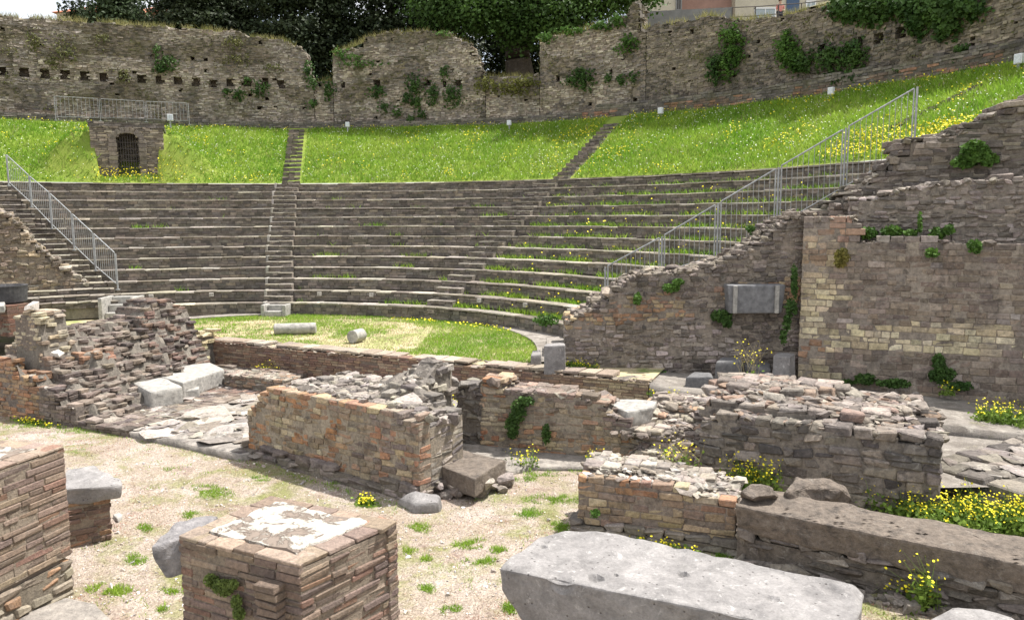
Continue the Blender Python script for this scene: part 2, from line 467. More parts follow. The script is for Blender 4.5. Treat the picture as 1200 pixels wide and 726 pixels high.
# ---------------------------------------------------------------- small geometry
def tube(bm, a, b, r, n=6, r2=None):
    a = Vector(a); b = Vector(b); r2 = r if r2 is None else r2
    d = (b - a); q = d.to_track_quat('Z', 'Y')
    A = []; B = []
    for i in range(n):
        t = 2 * math.pi * i / n; o = Vector((math.cos(t), math.sin(t), 0))
        A.append(bm.verts.new(a + q @ (o * r))); B.append(bm.verts.new(b + q @ (o * r2)))
    for i in range(n): bm.faces.new((A[i], A[(i + 1) % n], B[(i + 1) % n], B[i]))
    bm.faces.new(A[::-1]); bm.faces.new(B)
def bbox(bm, c, s, ang=0, tilt=0):
    mt = Matrix.Translation(Vector(c)) @ Matrix.Rotation(ang, 4, 'Z') @ Matrix.Rotation(tilt, 4, 'Y') @ Matrix.Diagonal((s[0], s[1], s[2], 1))
    return bmesh.ops.create_cube(bm, size=1, matrix=mt)['verts']
def bm_obj(name, bm, mat, parent=None, smooth=False, bev=0, sharp=0):
    me = bpy.data.meshes.new(name)
    if bev: bmesh.ops.bevel(bm, geom=bm.edges[:], offset=bev, segments=2, affect='EDGES', profile=.6)
    bmesh.ops.recalc_face_normals(bm, faces=bm.faces[:])
    bm.to_mesh(me); bm.free()
    if smooth:
        me.polygons.foreach_set('use_smooth', [True] * len(me.polygons))
        if sharp: me.set_sharp_from_angle(angle=R(sharp))
    return link(name, me, mat, parent)
def hull_block(name, pts, mat, sub=.09, amp=.02, parent=None, bevel=.03, seed=0, fs=3.0, chips=()):
    """weathered block from corner points (convex), subdivided and roughened"""
    bm = bmesh.new()
    for p in pts: bm.verts.new(p)
    bmesh.ops.convex_hull(bm, input=bm.verts[:])
    bmesh.ops.dissolve_limit(bm, angle_limit=R(3), verts=bm.verts[:], edges=bm.edges[:])
    if bevel: bmesh.ops.bevel(bm, geom=bm.edges[:], offset=bevel, segments=2, affect='EDGES', profile=.5)
    bmesh.ops.triangulate(bm, faces=bm.faces[:])
    for _ in range(12):
        lg = [e for e in bm.edges if e.calc_length() > sub * 1.5]
        if not lg: break
        bmesh.ops.subdivide_edges(bm, edges=lg, cuts=1)
        bmesh.ops.triangulate(bm, faces=[f for f in bm.faces if len(f.verts) > 3])
    bmesh.ops.recalc_face_normals(bm, faces=bm.faces[:])
    bm.normal_update()
    for v in bm.verts:
        p = v.co
        k = noise.fractal(p * fs + Vector((seed * 7.3, 0, 0)), 1.0, 2.0, 4) * amp
        for (c, rad, dep) in chips:
            dd = (p - Vector(c)).length
            if dd < rad: k -= dep * (1 - (dd / rad) ** 2)
        v.co = p + v.normal * k
    return bm_obj(name, bm, mat, parent, smooth=True, sharp=24)
def rot_block(c, size, ang, topscale=1.0):
    out = []
    ca, sa = math.cos(ang), math.sin(ang)
    for z in (0, 1):
        for x, y in ((-1, -1), (1, -1), (1, 1), (-1, 1)):
            s = topscale if z else 1
            X, Y = x * size[0] / 2 * s, y * size[1] / 2 * s
            out.append(Vector((c[0] + X * ca - Y * sa, c[1] + X * sa + Y * ca, c[2] + z * size[2])))
    return out
AE = math.atan2(E1.y, E1.x)

# ================================================================ SETTING
def sheet(name, pts, mat, z=None, res=.35, amp=.015, kind='structure', f=None, thick=0, fs=1.3):
    """grid sheet clipped to a polygon"""
    bm = bmesh.new()
    vs = [bm.verts.new((p[0], p[1], 0)) for p in pts]
    bm.faces.new(vs)
    xs = [p[0] for p in pts]; ys = [p[1] for p in pts]
    x = min(xs) + res
    while x < max(xs):
        bmesh.ops.bisect_plane(bm, geom=bm.verts[:] + bm.edges[:] + bm.faces[:], plane_co=(x, 0, 0), plane_no=(1, 0, 0)); x += res
    y = min(ys) + res
    while y < max(ys):
        bmesh.ops.bisect_plane(bm, geom=bm.verts[:] + bm.edges[:] + bm.faces[:], plane_co=(0, y, 0), plane_no=(0, 1, 0)); y += res
    for v in bm.verts:
        zz = f(v.co.x, v.co.y) if f else z
        v.co.z = zz + amp * n3(v.co.x * fs, v.co.y * fs, 3)
    bmesh.ops.recalc_face_normals(bm, faces=bm.faces[:])
    for fc in bm.faces:
        if fc.normal.z < 0: fc.normal_flip()
    if thick:
        g = bmesh.ops.extrude_face_region(bm, geom=bm.faces[:])
        for v in [e for e in g['geom'] if isinstance(e, bmesh.types.BMVert)]: v.co.z += 0
        for v in bm.verts:
            pass
        new = set(e for e in g['geom'] if isinstance(e, bmesh.types.BMVert))
        for v in bm.verts:
            if v not in new: v.co.z -= thick
    o = bm_obj(name, bm, mat, smooth=True)
    tag(o, kind=kind); return o

sheet('ground', [(-900, -300), (900, -300), (900, 900), (-900, 900)], M_EARTH, z=-1.0, res=300, amp=0)
def gz(x, y): return -.9 + .035 * n3(x * .6, y * .6) + .012 * n3(x * 2.5, y * 2.5, 5)
sheet('gravel_yard', [(-16, -2), (14, -2), (14, 16), (-16, 19)], M_GRAVEL, res=.25, amp=0, f=gz)

# orchestra level behind the front wall
FW0 = Vector((-13.6, 24.03, 0)); FW1 = Vector((2.88, 15.93, 0))
FWd = (FW1 - FW0).normalized(); FWn = Vector((-FWd.y, FWd.x, 0))
OC = (-6.9, 19.9); OR_ = 7.55
pts = [(FW0 + FWn * .2)[:2], (FW1 + FWn * .2)[:2]]
sheet('orchestra_lawn', [tuple(FW0 + FWn * .25)[:2], tuple(FW1 + FWn * .25)[:2], (3.6, 17.6), (4.0, 24), (-2, 29.5), (-12, 30), (-19, 27), (-19, 24)], M_ORCH, z=-.012, res=.5, amp=.015)
sheet('terrace_path', [(2.9, 15.6), (5.2, 14.6), (12.5, 11.8), (16, 16), (6, 18.2), (2.9, 17.9)], M_PAVE, z=-.22, res=.4, amp=.02, thick=.35, f=lambda x, y: -.03 - .2 * max(0, min(1, (x - 2.9) / 2.2)) - .05 * max(0, x - 6))
# walkway ring round the lawn
bm = bmesh.new(); prev = None
for i in range(0, 91):
    ph = -14 + i * 1.85
    wid = .55 if ph > 60 else .55 + (60 - ph) / 74 * .65
    ra = OR_; rb = OR_ + wid
    row = []
    jit = .02 * n3(i * .9, 0)
    for (r_, z_) in ((ra + jit, -.05), (ra + jit, .045), (rb, .05), (rb, -.05)):
        row.append(bm.verts.new((OC[0] + r_ * math.cos(R(ph)), OC[1] + r_ * math.sin(R(ph)), z_ + .01 * n3(i * .5, z_ * 9))))
    if prev:
        for k in range(3): bm.faces.new((prev[k], prev[k + 1], row[k + 1], row[k]))
    prev = row
tag(bm_obj('paved_walkway', bm, M_PAVE), kind='structure')

# grass bank
NPH, NR = 420, 26
_g = slope_hit(152, 207); _ph = math.atan2(_g[1] - CY, _g[0] - CX)
GATE = (_g[0], _g[1], math.sin(_ph), -math.cos(_ph), z_at(160, 146, _g[0], _g[1]))
V = []; PH0, PH1 = 150, -8
for i in range(NPH + 1):
    ph = PH0 + (PH1 - PH0) * i / NPH
    for j in range(NR + 1):
        r_ = 20.66 + (26.6 - 20.66) * j / NR
        p = pol(r_, ph, 0); V.append((p.x, p.y, bank_z(p.x, p.y)))
idx = lambda i, j: i * (NR + 1) + j
F = np.array([[idx(i, j), idx(i + 1, j), idx(i + 1, j + 1), idx(i, j + 1)] for i in range(NPH) for j in range(NR)])[:, ::-1]
tag(link('grass_bank', np_mesh('grass_bank', V, [F], smooth=True), M_SLOPE), kind='structure')
# terrace behind the outer wall, rising to the hill
def hill_z(ph, r_):
    t = min(1, max(0, (r_ - 27) / 20)); side = max(0, min(1, (75 - ph) / 35))
    return 9.6 + 2.2 * side + t * (1.2 + 5.0 * side) + .25 * n3(ph * .1, r_ * .2)
V = []; NPH, NR = 90, 26
for i in range(NPH + 1):
    ph = 160 - 190 * i / NPH
    for j in range(NR + 1):
        r_ = 27.2 + (j / NR) ** 1.8 * 130
        V.append(pol(r_, ph, hill_z(ph, r_))[:])
F = np.array([[idx(i, j), idx(i + 1, j), idx(i + 1, j + 1), idx(i, j + 1)] for i in range(NPH) for j in range(NR)])[:, ::-1]
tag(link('hill_terrain', np_mesh('hill_terrain', V, [F], smooth=True), M_EARTH), kind='structure')

# ================================================================ SEATING
def row_z(k): return Z1 + (k - 1) * RISE
def row_r(k): return R1 + (k - 1) * RD
RAILR = (Vector((2.75, 20.9, 0)), Vector((10.0, 19.15, 0)))       # plan line of the right rail
RAILL = (Vector((-13.85, 27.1, 0)), Vector((-20.9, 31.95, 0)))
def phi_line(rad, line, ext=0):
    a, b = line; d = (b - a).normalized()
    best = None
    for t in np.arange(-8, 22, .02):
        p = a + d * float(t)
        if abs(math.hypot(p.x - CX, p.y - CY) - rad) < .03:
            q = math.degrees(math.atan2(p.y - CY, p.x - CX))
            if best is None or p.y > best[1]: best = (q, p.y)
    return best[0] if best else None
s1 = pl([(1, 87.5), (6, 91.4), (12, 93.7), (14, 93.9)])
s2 = pl([(1, 58.6), (3, 59.6), (13, 59.4), (14, 59.4)])
SEATPAL = [(.165, .145, .125), (.2, .175, .15), (.12, .108, .096), (.24, .205, .17), (.17, .155, .135)]
def seat_pal(u, v, z): return pick(SEATPAL)
def seat_row(parent, k, pa, pb, green=0, z_extra=0, full=True):
    """one curved tier between angles pa > pb"""
    S = Stones(); rad = row_r(k); zt = row_z(k); U = R(pa - pb) * rad; ps = arc(rad, pa)
    zb = zt - RISE - (.08 if k == 1 else .0)
    masonry(S, ps, U, .16, zb, lambda u, v: zt - .062, (zt - .06 - zb) / 3, .3, .16, seat_pal, 0, .012, .014, mortar=(.16, .14, .12), out=.012, lv=.35)
    u = 0
    while u < U - .02:           # pale tread slabs
        ln = min(random.uniform(.45, 1.1), U - u)
        if U - u - ln < .3: ln = U - u
        pk = random.choice([(.33, .3, .255), (.38, .35, .3), (.24, .215, .185), (.3, .27, .225), (.19, .165, .14)])
        p = ps(u + ln / 2, .19); a = math.atan2(ps(u + ln, 0)[1] - ps(u, 0)[1], ps(u + ln, 0)[0] - ps(u, 0)[0])
        S.box((p[0], p[1], zt - .03 + random.uniform(-.014, .006)), a + random.gauss(0, .008), ln / 2 - .004, .215, .03, pick([pk]), .014, .013)
        u += ln
    n = max(2, int(U / .5))      # packed earth and stone behind the slabs
    for i in range(n):
        p = ps((i + .5) * U / n, .16 + .62 * .5 + .1)
        a = math.atan2(ps(U, 0)[1] - ps(0, 0)[1], ps(U, 0)[0] - ps(0, 0)[0]) if n < 3 else None
        q0 = ps(i * U / n, 0); q1 = ps((i + 1) * U / n, 0); a = math.atan2(q1[1] - q0[1], q1[0] - q0[0])
        S.box((p[0], p[1], (zb - .3 + zt - .036) / 2), a, U / n / 2 * 1.035, .38, (zt - .036 - zb + .3) / 2, pick([(.3, .27, .22), (.25, .23, .18)]), 0, .0)
    if k == 2 and full:
        t = 1.0
        while t < U - .5:
            p = ps(t, -.035); S.box((p[0], p[1], zt - .135), math.atan2(ps(t + .1, 0)[1] - ps(t, 0)[1], ps(t + .1, 0)[0] - ps(t, 0)[0]), .075, .07, .07, (.4, .38, .35), .01, .004)
            t += 2.05
    o = link('seat_row', S.mesh('seat_row'), M_SEAT, parent)
    return o
NK = 13
def wedge(name, label, fa, fb):
    t = thing(name, label, 'seating bank', pol(row_r(1), (fa(1) + fb(1)) / 2, 0), 'curved banks of stone seats')
    for k in range(1, NK + 1):
        a, b = fa(k), fb(k)
        if a - b > 1: seat_row(t, k, a, b)
    return t
hw = lambda k, w=1.0: math.degrees(w / 2 / row_r(k))
leftphi = {k: phi_line(row_r(k), RAILL) for k in range(1, 15)}
rightphi = {k: phi_line(row_r(k), RAILR) for k in range(1, 15)}
for k in range(1, 15):
    if leftphi[k] is None: leftphi[k] = 112
    if rightphi[k] is None: rightphi[k] = 33
wedge('seating_bank', 'left bank of dark stone seats, between the left railing and the left stairway', lambda k: leftphi[k] - .1, lambda k: s1(k) + hw(k))
wedge('seating_bank', 'middle bank of dark stone seats, between the two stairways', lambda k: s1(k) - hw(k), lambda k: s2(k) + hw(k))
wedge('seating_bank', 'right bank of dark stone seats with grassy treads, ending at the long sloping railing', lambda k: s2(k) - hw(k), lambda k: rightphi[k] - (2.5 if k < 4 else .3))
def stairway(label, f, w, edge=False):
    S = Stones()
    t = thing('stone_stairway', label, 'stairway', pol(row_r(1), f(1), 0), 'stairways between the seat banks')
    for k in range(1, NK + 1):
        S = Stones(); rad = row_r(k); zt = row_z(k)
        a = f(k) + hw(k, w)
        for (ro, zz, dep) in (((0, zt, .9), (-.35, zt - RISE / 2, .5)) if k > 1 else ((0, zt, .9),)):
            rr = rad + ro; U = R(2 * hw(k, w)) * rad; ps = arc(rr, f(k) + math.degrees(U / 2 / rr))
            masonry(S, ps, U, .15, zz - .19 - (.1 if k == 1 else 0), lambda u, v: zz - .052, .07, .28, .15, lambda u, v, z: pick(SEATPAL + [(.26, .23, .2)]), 0, .014, .014, mortar=(.16, .14, .12), lv=.35)
            p = ps(U / 2, dep / 2); q0 = ps(0, 0); q1 = ps(U, 0); an = math.atan2(q1[1] - q0[1], q1[0] - q0[0])
            for hx in (-1, 1):
                pp = ps(U / 2 + hx * U / 4, .15)
                S.box((pp[0], pp[1], zz - .026), an, U / 4 - .006, .17, .026, pick([(.25, .225, .19), (.2, .18, .155)]), .012, .012)
            S.box((p[0], p[1], zz - .3), an, U / 2, dep / 2 - .02, .26, (.24, .21, .18), 0, 0)
            if edge and ro == 0:
                q0 = arc(rad - .02, f(k) + hw(k, w) + .12)(0, .1); S.box((q0[0], q0[1], zt - RISE / 2 + .01), R(f(k)) - math.pi / 2, .045, .14, RISE / 2 + .012, pick([(.4, .38, .34)]), .01, .01)
        link('step', S.mesh('step'), M_SEAT, t)
    return t
stairway('left stairway running up between the left and middle seat banks', s1, 1.0, True)
stairway('right stairway running up between the middle and right seat banks', s2, 1.05)
# pale edging line at left of stairway one is part of the bank ends
# strips of steps in the grass bank
def bank_steps(label, p0, p1, w, n=14):
    S = Stones(); a = slope_hit(*p0); b = slope_hit(*p1); a = Vector(a); b = Vector(b)
    d = Vector((b.x - a.x, b.y - a.y, 0)); L = d.length; d.normalize(); s_ = Vector((d.y, -d.x, 0)); an = math.atan2(s_.y, s_.x)
    for i in range(n):
        t = (i + .5) / n; p = a.lerp(b, t)
        zz = slope_z(math.hypot(p.x - CX, p.y - CY))
        for c in range(3):
            q = p + s_ * ((c - 1) * w / 3)
            for lay in range(2):
                S.box((q.x, q.y, zz - .02 - lay * .1), an, w / 6 - .01, L / n / 2 + .06, .05, pick(SEATPAL + [(.2, .17, .14)]), 0, .018)
        q = p; S.box((q.x, q.y, zz - .22), an, w / 2 - .02, L / n / 2 + .04, .14, (.15, .13, .11), 0, 0)
    tag(link('bank_steps', S.mesh('bank_steps'), M_SEAT), label, 'steps', 'worn stone steps up the grass bank')
bank_steps('worn dark steps up the grass bank, left of the middle', (341, 216), (348, 151), .8)
bank_steps('worn dark steps slanting up the grass bank right of the middle', (658, 211), (720, 144), .75)
bank_steps('narrow dark steps up the grass bank behind the sloping railing', (1046, 150), (1150, 100), .42)
# marble step blocks
def marble_steps(label, px, py, w, ang, z=.0, n=2, dark=False, sh=.19):
    p = at(px, py, z=z); t = thing('marble_steps', label, 'steps', p, 'small marble steps at the foot of the seats')
    ca, sa = math.cos(ang), math.sin(ang)
    for i in range(n):
        dep = .32; cx = p.x + (-sa) * (dep * i + dep / 2); cy = p.y + ca * (dep * i + dep / 2)
        hull_block('step', rot_block((cx, cy, z - .05), (w, dep - .006, .05 + sh * (i + 1)), ang), M_MARB, .12, .008, t, .02, seed=i + px)
    for s_ in (-1, 1):
        cx = p.x + ca * s_ * (w / 2 + .075) - sa * .34; cy = p.y + sa * s_ * (w / 2 + .075) + ca * .34
        hull_block('side_block', rot_block((cx, cy, z - .05), (.13, .33 * n, .05 + sh * n + .03), ang), M_MARB, .12, .006, t, .02, seed=i + px + s_)
marble_steps('two marble steps at the foot of the left stairway', 320, 371, .62, R(-4))
marble_steps('two marble steps at the left of the right stairway foot', 488, 372, .5, R(-24))
marble_steps('two marble steps at the right of the right stairway foot', 541, 377, .5, R(-34))
marble_steps('marble steps with side blocks at the end of the left railing', 139, 375, .9, R(4), n=3, sh=.25)
marble_steps('small pale stone step block at the right end of the lowest seats', 634, 386, .5, R(-62), n=1)

# ================================================================ OUTER WALL
RW = 26.3
def wall_pt(px, py, rad=RW):
    x, y, ph = circ_hit(px, rad, py); return ph, z_at(px, py, x, y)
FARP = [(.3, .26, .2), (.25, .21, .165), (.19, .16, .13), (.36, .31, .24), (.14, .125, .11)]
def outer_wall(name, label, px0, px1, tops, thick=.9, holes=(), pal=None, h=.088, rub=1.0, zfix=None, sz=9):
    pa = circ_hit(px0, RW, 60)[2]; pb = circ_hit(px1, RW, 60)[2]; U = R(pa - pb) * RW; ps = arc(RW, pa)
    tab = []
    for (x_, y_) in tops:
        ph, z = wall_pt(x_, y_); tab.append((R(pa - ph) * RW, z))
    tf = pl(tab)
    HH = []
    for (hx, hy, s_) in holes:
        ph, z = wall_pt(hx, hy); HH.append((R(pa - ph) * RW, z, s_))
    rh = random.Random(px0)
    for _ in range(int(U * 2.2)): HH.append((rh.uniform(0, U), rh.uniform(8.6, 12.5), rh.uniform(.05, .11)))
    def hole(u, v, z):
        if v > .6: return False
        for (a, b, s_) in HH:
            if abs(u - a) < s_ and abs(z - b) < s_: return True
        return False
    seed = px0
    def top(u, v): return tf(u) + .07 * n3(u * 1.3, v * 2, seed) + .05 * n3(u * 4, v * 4, seed) - .1 * v
    def P(u, v, z):
        k = n3(u * .35 + seed, z * .8); k2 = n3(u * .9, z * .5 + 9, seed); rel = (z - 8) / 5
        pl_ = [(.33, .295, .25), (.41, .37, .315), (.24, .215, .185), (.36, .31, .26)]
        if k + rel * .5 > .45: pl_ = [(.14, .122, .09), (.19, .165, .11), (.11, .1, .075), (.2, .17, .13)]
        if k2 > .3: pl_ = [(.15, .135, .12), (.2, .18, .155), (.25, .21, .17)]
        if k < -.22: pl_ = [(.48, .43, .35), (.4, .35, .28), (.3, .25, .2)]
        return pick(pl_)
    S = Stones()
    masonry(S, ps, U, thick, 7.3, top, h, .21, .3, pal or P, 0, .022, .014, hole=hole if HH else None, mortar=(.24, .205, .165), out=.03, lv=.5, tilt=.04, cin=.02)
    rubble(S, ps, U, thick, top, int(U * 7 * rub), .13, lambda u, v, z: pick([(.24, .22, .18), (.34, .31, .26), (.16, .14, .1)]), .2)
    o = link(name, S.mesh(name), M_FAR)
    tag(o, label, 'wall', 'ruined sections of the outer theatre wall')
    return o
HA = [(x, y, .22) for x, y in [(4, 84), (28, 85), (52, 87), (76, 88), (98, 90), (120, 91), (144, 90), (165, 93), (186, 94), (208, 95), (229, 97), (249, 98), (269, 97), (290, 97), (311, 97), (329, 99)]]
HA += [(x, y, .07) for x, y in [(272, 125), (286, 126), (307, 126), (323, 126), (340, 127), (356, 127)]] + [(224, 69, .1), (243, 70, .1)]
outer_wall('ruined_wall', 'long high ruined wall with a row of square holes at the far left', -70, 366,
           [(-70, 12), (0, 19), (60, 22), (130, 27), (250, 35), (283, 37), (292, 43), (330, 46), (345, 54), (358, 60), (362, 78), (366, 100)], holes=HA)
outer_wall('ruined_wall', 'low stub of ruined wall in the narrow gap beside the long left wall', 366.5, 388.5, [(366, 96), (388, 95)], thick=.7)
outer_wall('ruined_wall', 'middle ruined wall section with a flat top and ivy tufts', 389, 568,
           [(389, 72), (393, 60), (425, 54), (428, 44), (450, 39), (500, 36), (526, 38), (530, 44), (550, 50), (556, 58), (559, 74), (564, 84), (568, 90)],
           holes=[(403, 100, .16), (443, 98, .2), (501, 97, .18), (521, 99, .17), (538, 98, .2), (459, 47, .09)])
outer_wall('ruined_wall', 'low grass-topped wall section in front of the dark tree trunk', 568.5, 632, [(568, 90), (600, 91), (632, 89)], thick=.7, rub=.5)
outer_wall('ruined_wall', 'tan ruined wall section with a tall thin pillar stub on its right', 632.5, 757,
           [(632, 74), (633, 50), (648, 42), (690, 33), (722, 22), (737, 16), (739, 3), (749, 3), (751, 36), (757, 46)], holes=[(654, 92, .16), (717, 84, .13)])
outer_wall('ruined_wall', 'long dark retaining wall climbing out of view at the far right', 757.5, 1290,
           [(757, 33), (765, 28), (800, 26), (830, 17), (850, 20), (870, 24), (910, 19), (950, 11), (990, 2), (1050, -12), (1290, -60)],
           holes=[(1028, 46, .2), (1054, 40, .2), (963, 56, .17), (1080, 22, .2), (1007, 48, .18)],
           pal=lambda u, v, z: pick([(.14, .125, .105), (.2, .175, .145), (.11, .1, .085)] if n3(u * .3, z * .5) < .12 else [(.3, .26, .2), (.22, .19, .15), (.17, .15, .12)]))
# low plinth at the foot of the outer wall
S = Stones(); pa = 132; pb = 6; U = R(pa - pb) * 25.95
masonry(S, arc(25.95, pa), U, .32, 7.5, lambda u, v: 8.42 + .05 * n3(u * .7, 2) + (.35 if u > R(pa - 60) * 25.95 else 0), .1, .34, .32,
        lambda u, v, z: pick([(.33, .19, .13), (.2, .15, .12), (.15, .13, .11)] if (u > 32 and 8.15 < z < 8.5 and n3(u * .3, 0) > -.1) else [(.13, .12, .11), (.18, .165, .14), (.22, .2, .17)]), 0, .015, .015, mortar=(.13, .12, .1))
tag(link('wall_plinth', S.mesh('wall_plinth'), M_FAR), 'low dark stone plinth running along the top of the grass bank', 'plinth')

# gateway in the bank
g = slope_hit(152, 207); gp = Vector((g[0], g[1], 0)); gph = math.degrees(math.atan2(g[1] - CY, g[0] - CX))
tx = Vector((math.sin(R(gph)), -math.cos(R(gph)), 0))
GW = 2.95; go = gp - tx * (GW * .5); gpos = frame(go, tx)
gc = GW * .5; dw = .47; gtop = z_at(152, 155, gp.x, gp.y)
def ghole(u, v, z):
    if v > 1.0: return False
    if abs(u - gc) > dw: return False
    return z < gtop - .32 + math.sqrt(max(0, .34 - (u - gc) ** 2)) * .5
gate = thing('arched_gateway', 'small arched stone gateway set into the left grass bank', 'gateway', (gp.x, gp.y, g[2] - .2))
S = Stones()
gz0 = z_at(152, 215, gp.x, gp.y)
ztop_g = z_at(160, 144, gp.x, gp.y)
wtop = lambda u, v: (ztop_g if .0 < u < GW else ztop_g) - .02
masonry(S, gpos, GW, 1.6, gz0 - .3, lambda u, v: ztop_g - .22, .095, .34, .4, lambda u, v, z: pick([(.3, .26, .2), (.22, .19, .15), (.17, .15, .12), (.36, .31, .24)]), 0, .02, .016, hole=ghole, mortar=(.14, .12, .1))
link('wall', S.mesh('wall'), M_FAR, gate)
S = Stones()
lo = gp - tx * (GW * .5 + .05); lpos = frame(lo, tx, )
masonry(S, lpos, GW + .1, 3.8, ztop_g - .216, lambda u, v: ztop_g + .02, .115, .4, .4, lambda u, v, z: pick([(.14, .125, .11), (.18, .16, .14)]), 0, .015, .014, mortar=(.12, .11, .1))
link('lintel_course', S.mesh('lintel_course'), M_FAR, gate)
S = Stones(); ga = math.atan2(tx.y, tx.x); nz_ = 11
for i in range(nz_):
    zz = gz0 - .1 + (gtop - .3 - gz0 + .1) * (i + .5) / nz_
    for s_ in (-1, 1):
        q_ = gp + tx * s_ * (dw + .13) + Vector((-tx.y, tx.x, 0)) * .12; S.box((q_.x, q_.y, zz), ga, .15 * random.uniform(.9, 1.15), .16, (gtop - .2 - gz0) / nz_ / 2 - .006, pick([(.2, .175, .145), (.17, .15, .125), (.24, .21, .17)]), .01, .01)
for i in range(9):
    t_ = math.pi * (i + .5) / 9; q_ = gp - tx * math.cos(t_) * (dw + .1) + Vector((-tx.y, tx.x, 0)) * .12
    S.box((q_.x, q_.y, gtop - .28 + math.sin(t_) * .36), ga, .08, .16, .12, pick([(.16, .14, .12), (.2, .175, .145)]), .01, .01, -(t_ - math.pi / 2))
link('surround', S.mesh('surround'), M_FAR, gate)
# iron grille
bm = bmesh.new(); nrm = Vector((-tx.y, tx.x, 0))
gc_w = gp + nrm * .22
for i in range(9):
    u = -dw + .06 + i * (2 * dw - .12) / 8; q = gc_w + tx * u
    tube(bm, (q.x, q.y, gz0), (q.x, q.y, gtop - .36 + math.sqrt(max(0, .34 - u * u)) * .5), .016, 5)
for k in range(8):
    zz = gz0 + .2 + k * .27; a = gc_w - tx * dw; b = gc_w + tx * dw
    if zz < gtop - .2: tube(bm, (a.x, a.y, zz), (b.x, b.y, zz), .014, 5)
tag(bm_obj('iron_gate', bm, M_IRON), 'dark iron grille closing the arched gateway in the grass bank', 'gate')

# ================================================================ RAILINGS
def railing(name, label, P, gap=.07, step=.13, r=.02):
    """P: list of (x,y,zb,zt) ; a framed panel between neighbours, posts doubled"""
    t = thing(name, label, 'railing', P[0][:3])
    for i, (x, y, zb, zt) in enumerate(P):
        bm = bmesh.new(); tube(bm, (x, y, zb - .12), (x, y, zt), r * 1.35, 8)
        bbox(bm, (x, y, zb - .09), (.11, .11, .03))
        bm_obj('post', bm, M_STEEL, t)
    for a, b in zip(P[:-1], P[1:]):
        bm = bmesh.new(); A = Vector(a[:2]); B = Vector(b[:2]); L = (B - A).length; d = (B - A) / L
        def at_(s, k): # s metres along, k 0 bottom..1 top
            q = A + d * s; f_ = s / L; lo_ = a[2] * (1 - f_) + b[2] * f_ + .08; hi = a[3] * (1 - f_) + b[3] * f_
            return Vector((q.x, q.y, lo_ * (1 - k) + hi * k))
        s0, s1_ = gap, L - gap
        tube(bm, at_(s0, 1), at_(s1_, 1), r, 8); tube(bm, at_(s0, 0), at_(s1_, 0), r * .8, 6)
        tube(bm, at_(s0, 0), at_(s0, 1), r, 6); tube(bm, at_(s1_, 0), at_(s1_, 1), r, 6)
        n = max(2, round((s1_ - s0) / step))
        for k in range(1, n): 
            s_ = s0 + (s1_ - s0) * k / n; tube(bm, at_(s_, 0), at_(s_, 1), .0075, 5)
        bm_obj('panel', bm, M_STEEL, t)
    return t
def rail_pts(line, L):
    a, b = line; d = (b - a).normalized(); out = []
    for (px, pb, pt) in L:
        r = ray(px, pb); k = r[0] / r[1]
        # point on the plan line with x/y = k
        t = (k * a.y - a.x) / (d.x - k * d.y); p = a + d * t
        out.append((p.x, p.y, z_at(px, pb, p.x, p.y), z_at(px, pt, p.x, p.y)))
    return out
RR = rail_pts(RAILR, [(709, 348, 313), (775, 322, 277), (840, 303, 238), (910, 268, 196), (988, 223, 150), (1071, 176, 102)])
railing('stair_railing', 'long galvanised railing sloping up the right side of the seats', RR)
RL = rail_pts(RAILL, [(10, 215, 181), (37, 240, 206), (61, 265, 226), (87, 290, 250), (112, 314, 273), (138, 336, 297)])
railing('stair_railing', 'galvanised railing sloping down the left side of the seats', RL, step=.15)
q = []
for px, pb, pt in [(70, 139, 113), (122, 140, 116), (175, 141, 119), (225, 144, 121)]:
    x, y, ph = circ_hit(px, 25.2); q.append((x, y, z_at(px, pb, x, y), z_at(px, pt, x, y)))
railing('terrace_railing', 'level galvanised railing on the ledge above the arched gateway', q, step=.17, r=.01)

# floodlights
M_FGLASS = flat_mat('frosted_glass', (.62, .66, .7), .3)
for (px, py, s_, lb) in [(203, 138, .33, 'white floodlight box beside the level railing above the gateway'), (409, 146, .25, 'white floodlight box at the foot of the middle wall section, left end'),
                     (597, 144, .25, 'white floodlight box below the low grass-topped wall section'), (773, 130, .28, 'white floodlight box at the foot of the retaining wall, right of the slanting bank steps'),
                     (970, 107, .27, 'white floodlight box above the middle of the sloping railing'), (1185, 70, .3, 'white floodlight box at the far right top of the grass bank')]:
    x, y, ph = circ_hit(px, 25.4); z = z_at(px, py, x, y); a = R(ph) - math.pi / 2
    t = thing('floodlight', lb, 'floodlight', (x, y, z - s_), 'white floodlights along the bank')
    bm = bmesh.new(); bbox(bm, (x, y, z), (s_ * .85, s_ * .5, s_), a); bm_obj('housing', bm, M_WHITE, t, bev=.02)
    bm = bmesh.new(); bbox(bm, (x + .26 * s_ * math.cos(R(ph)) * -1, y - .26 * s_ * math.sin(R(ph)), z), (s_ * .7, .03, s_ * .8), a); bm_obj('glass', bm, M_FGLASS, t)
    bm = bmesh.new(); tube(bm, (x, y, z - s_ * .5), (x, y, z - s_ * 1.5), .04, 8); bm_obj('stand', bm, M_STEEL, t)

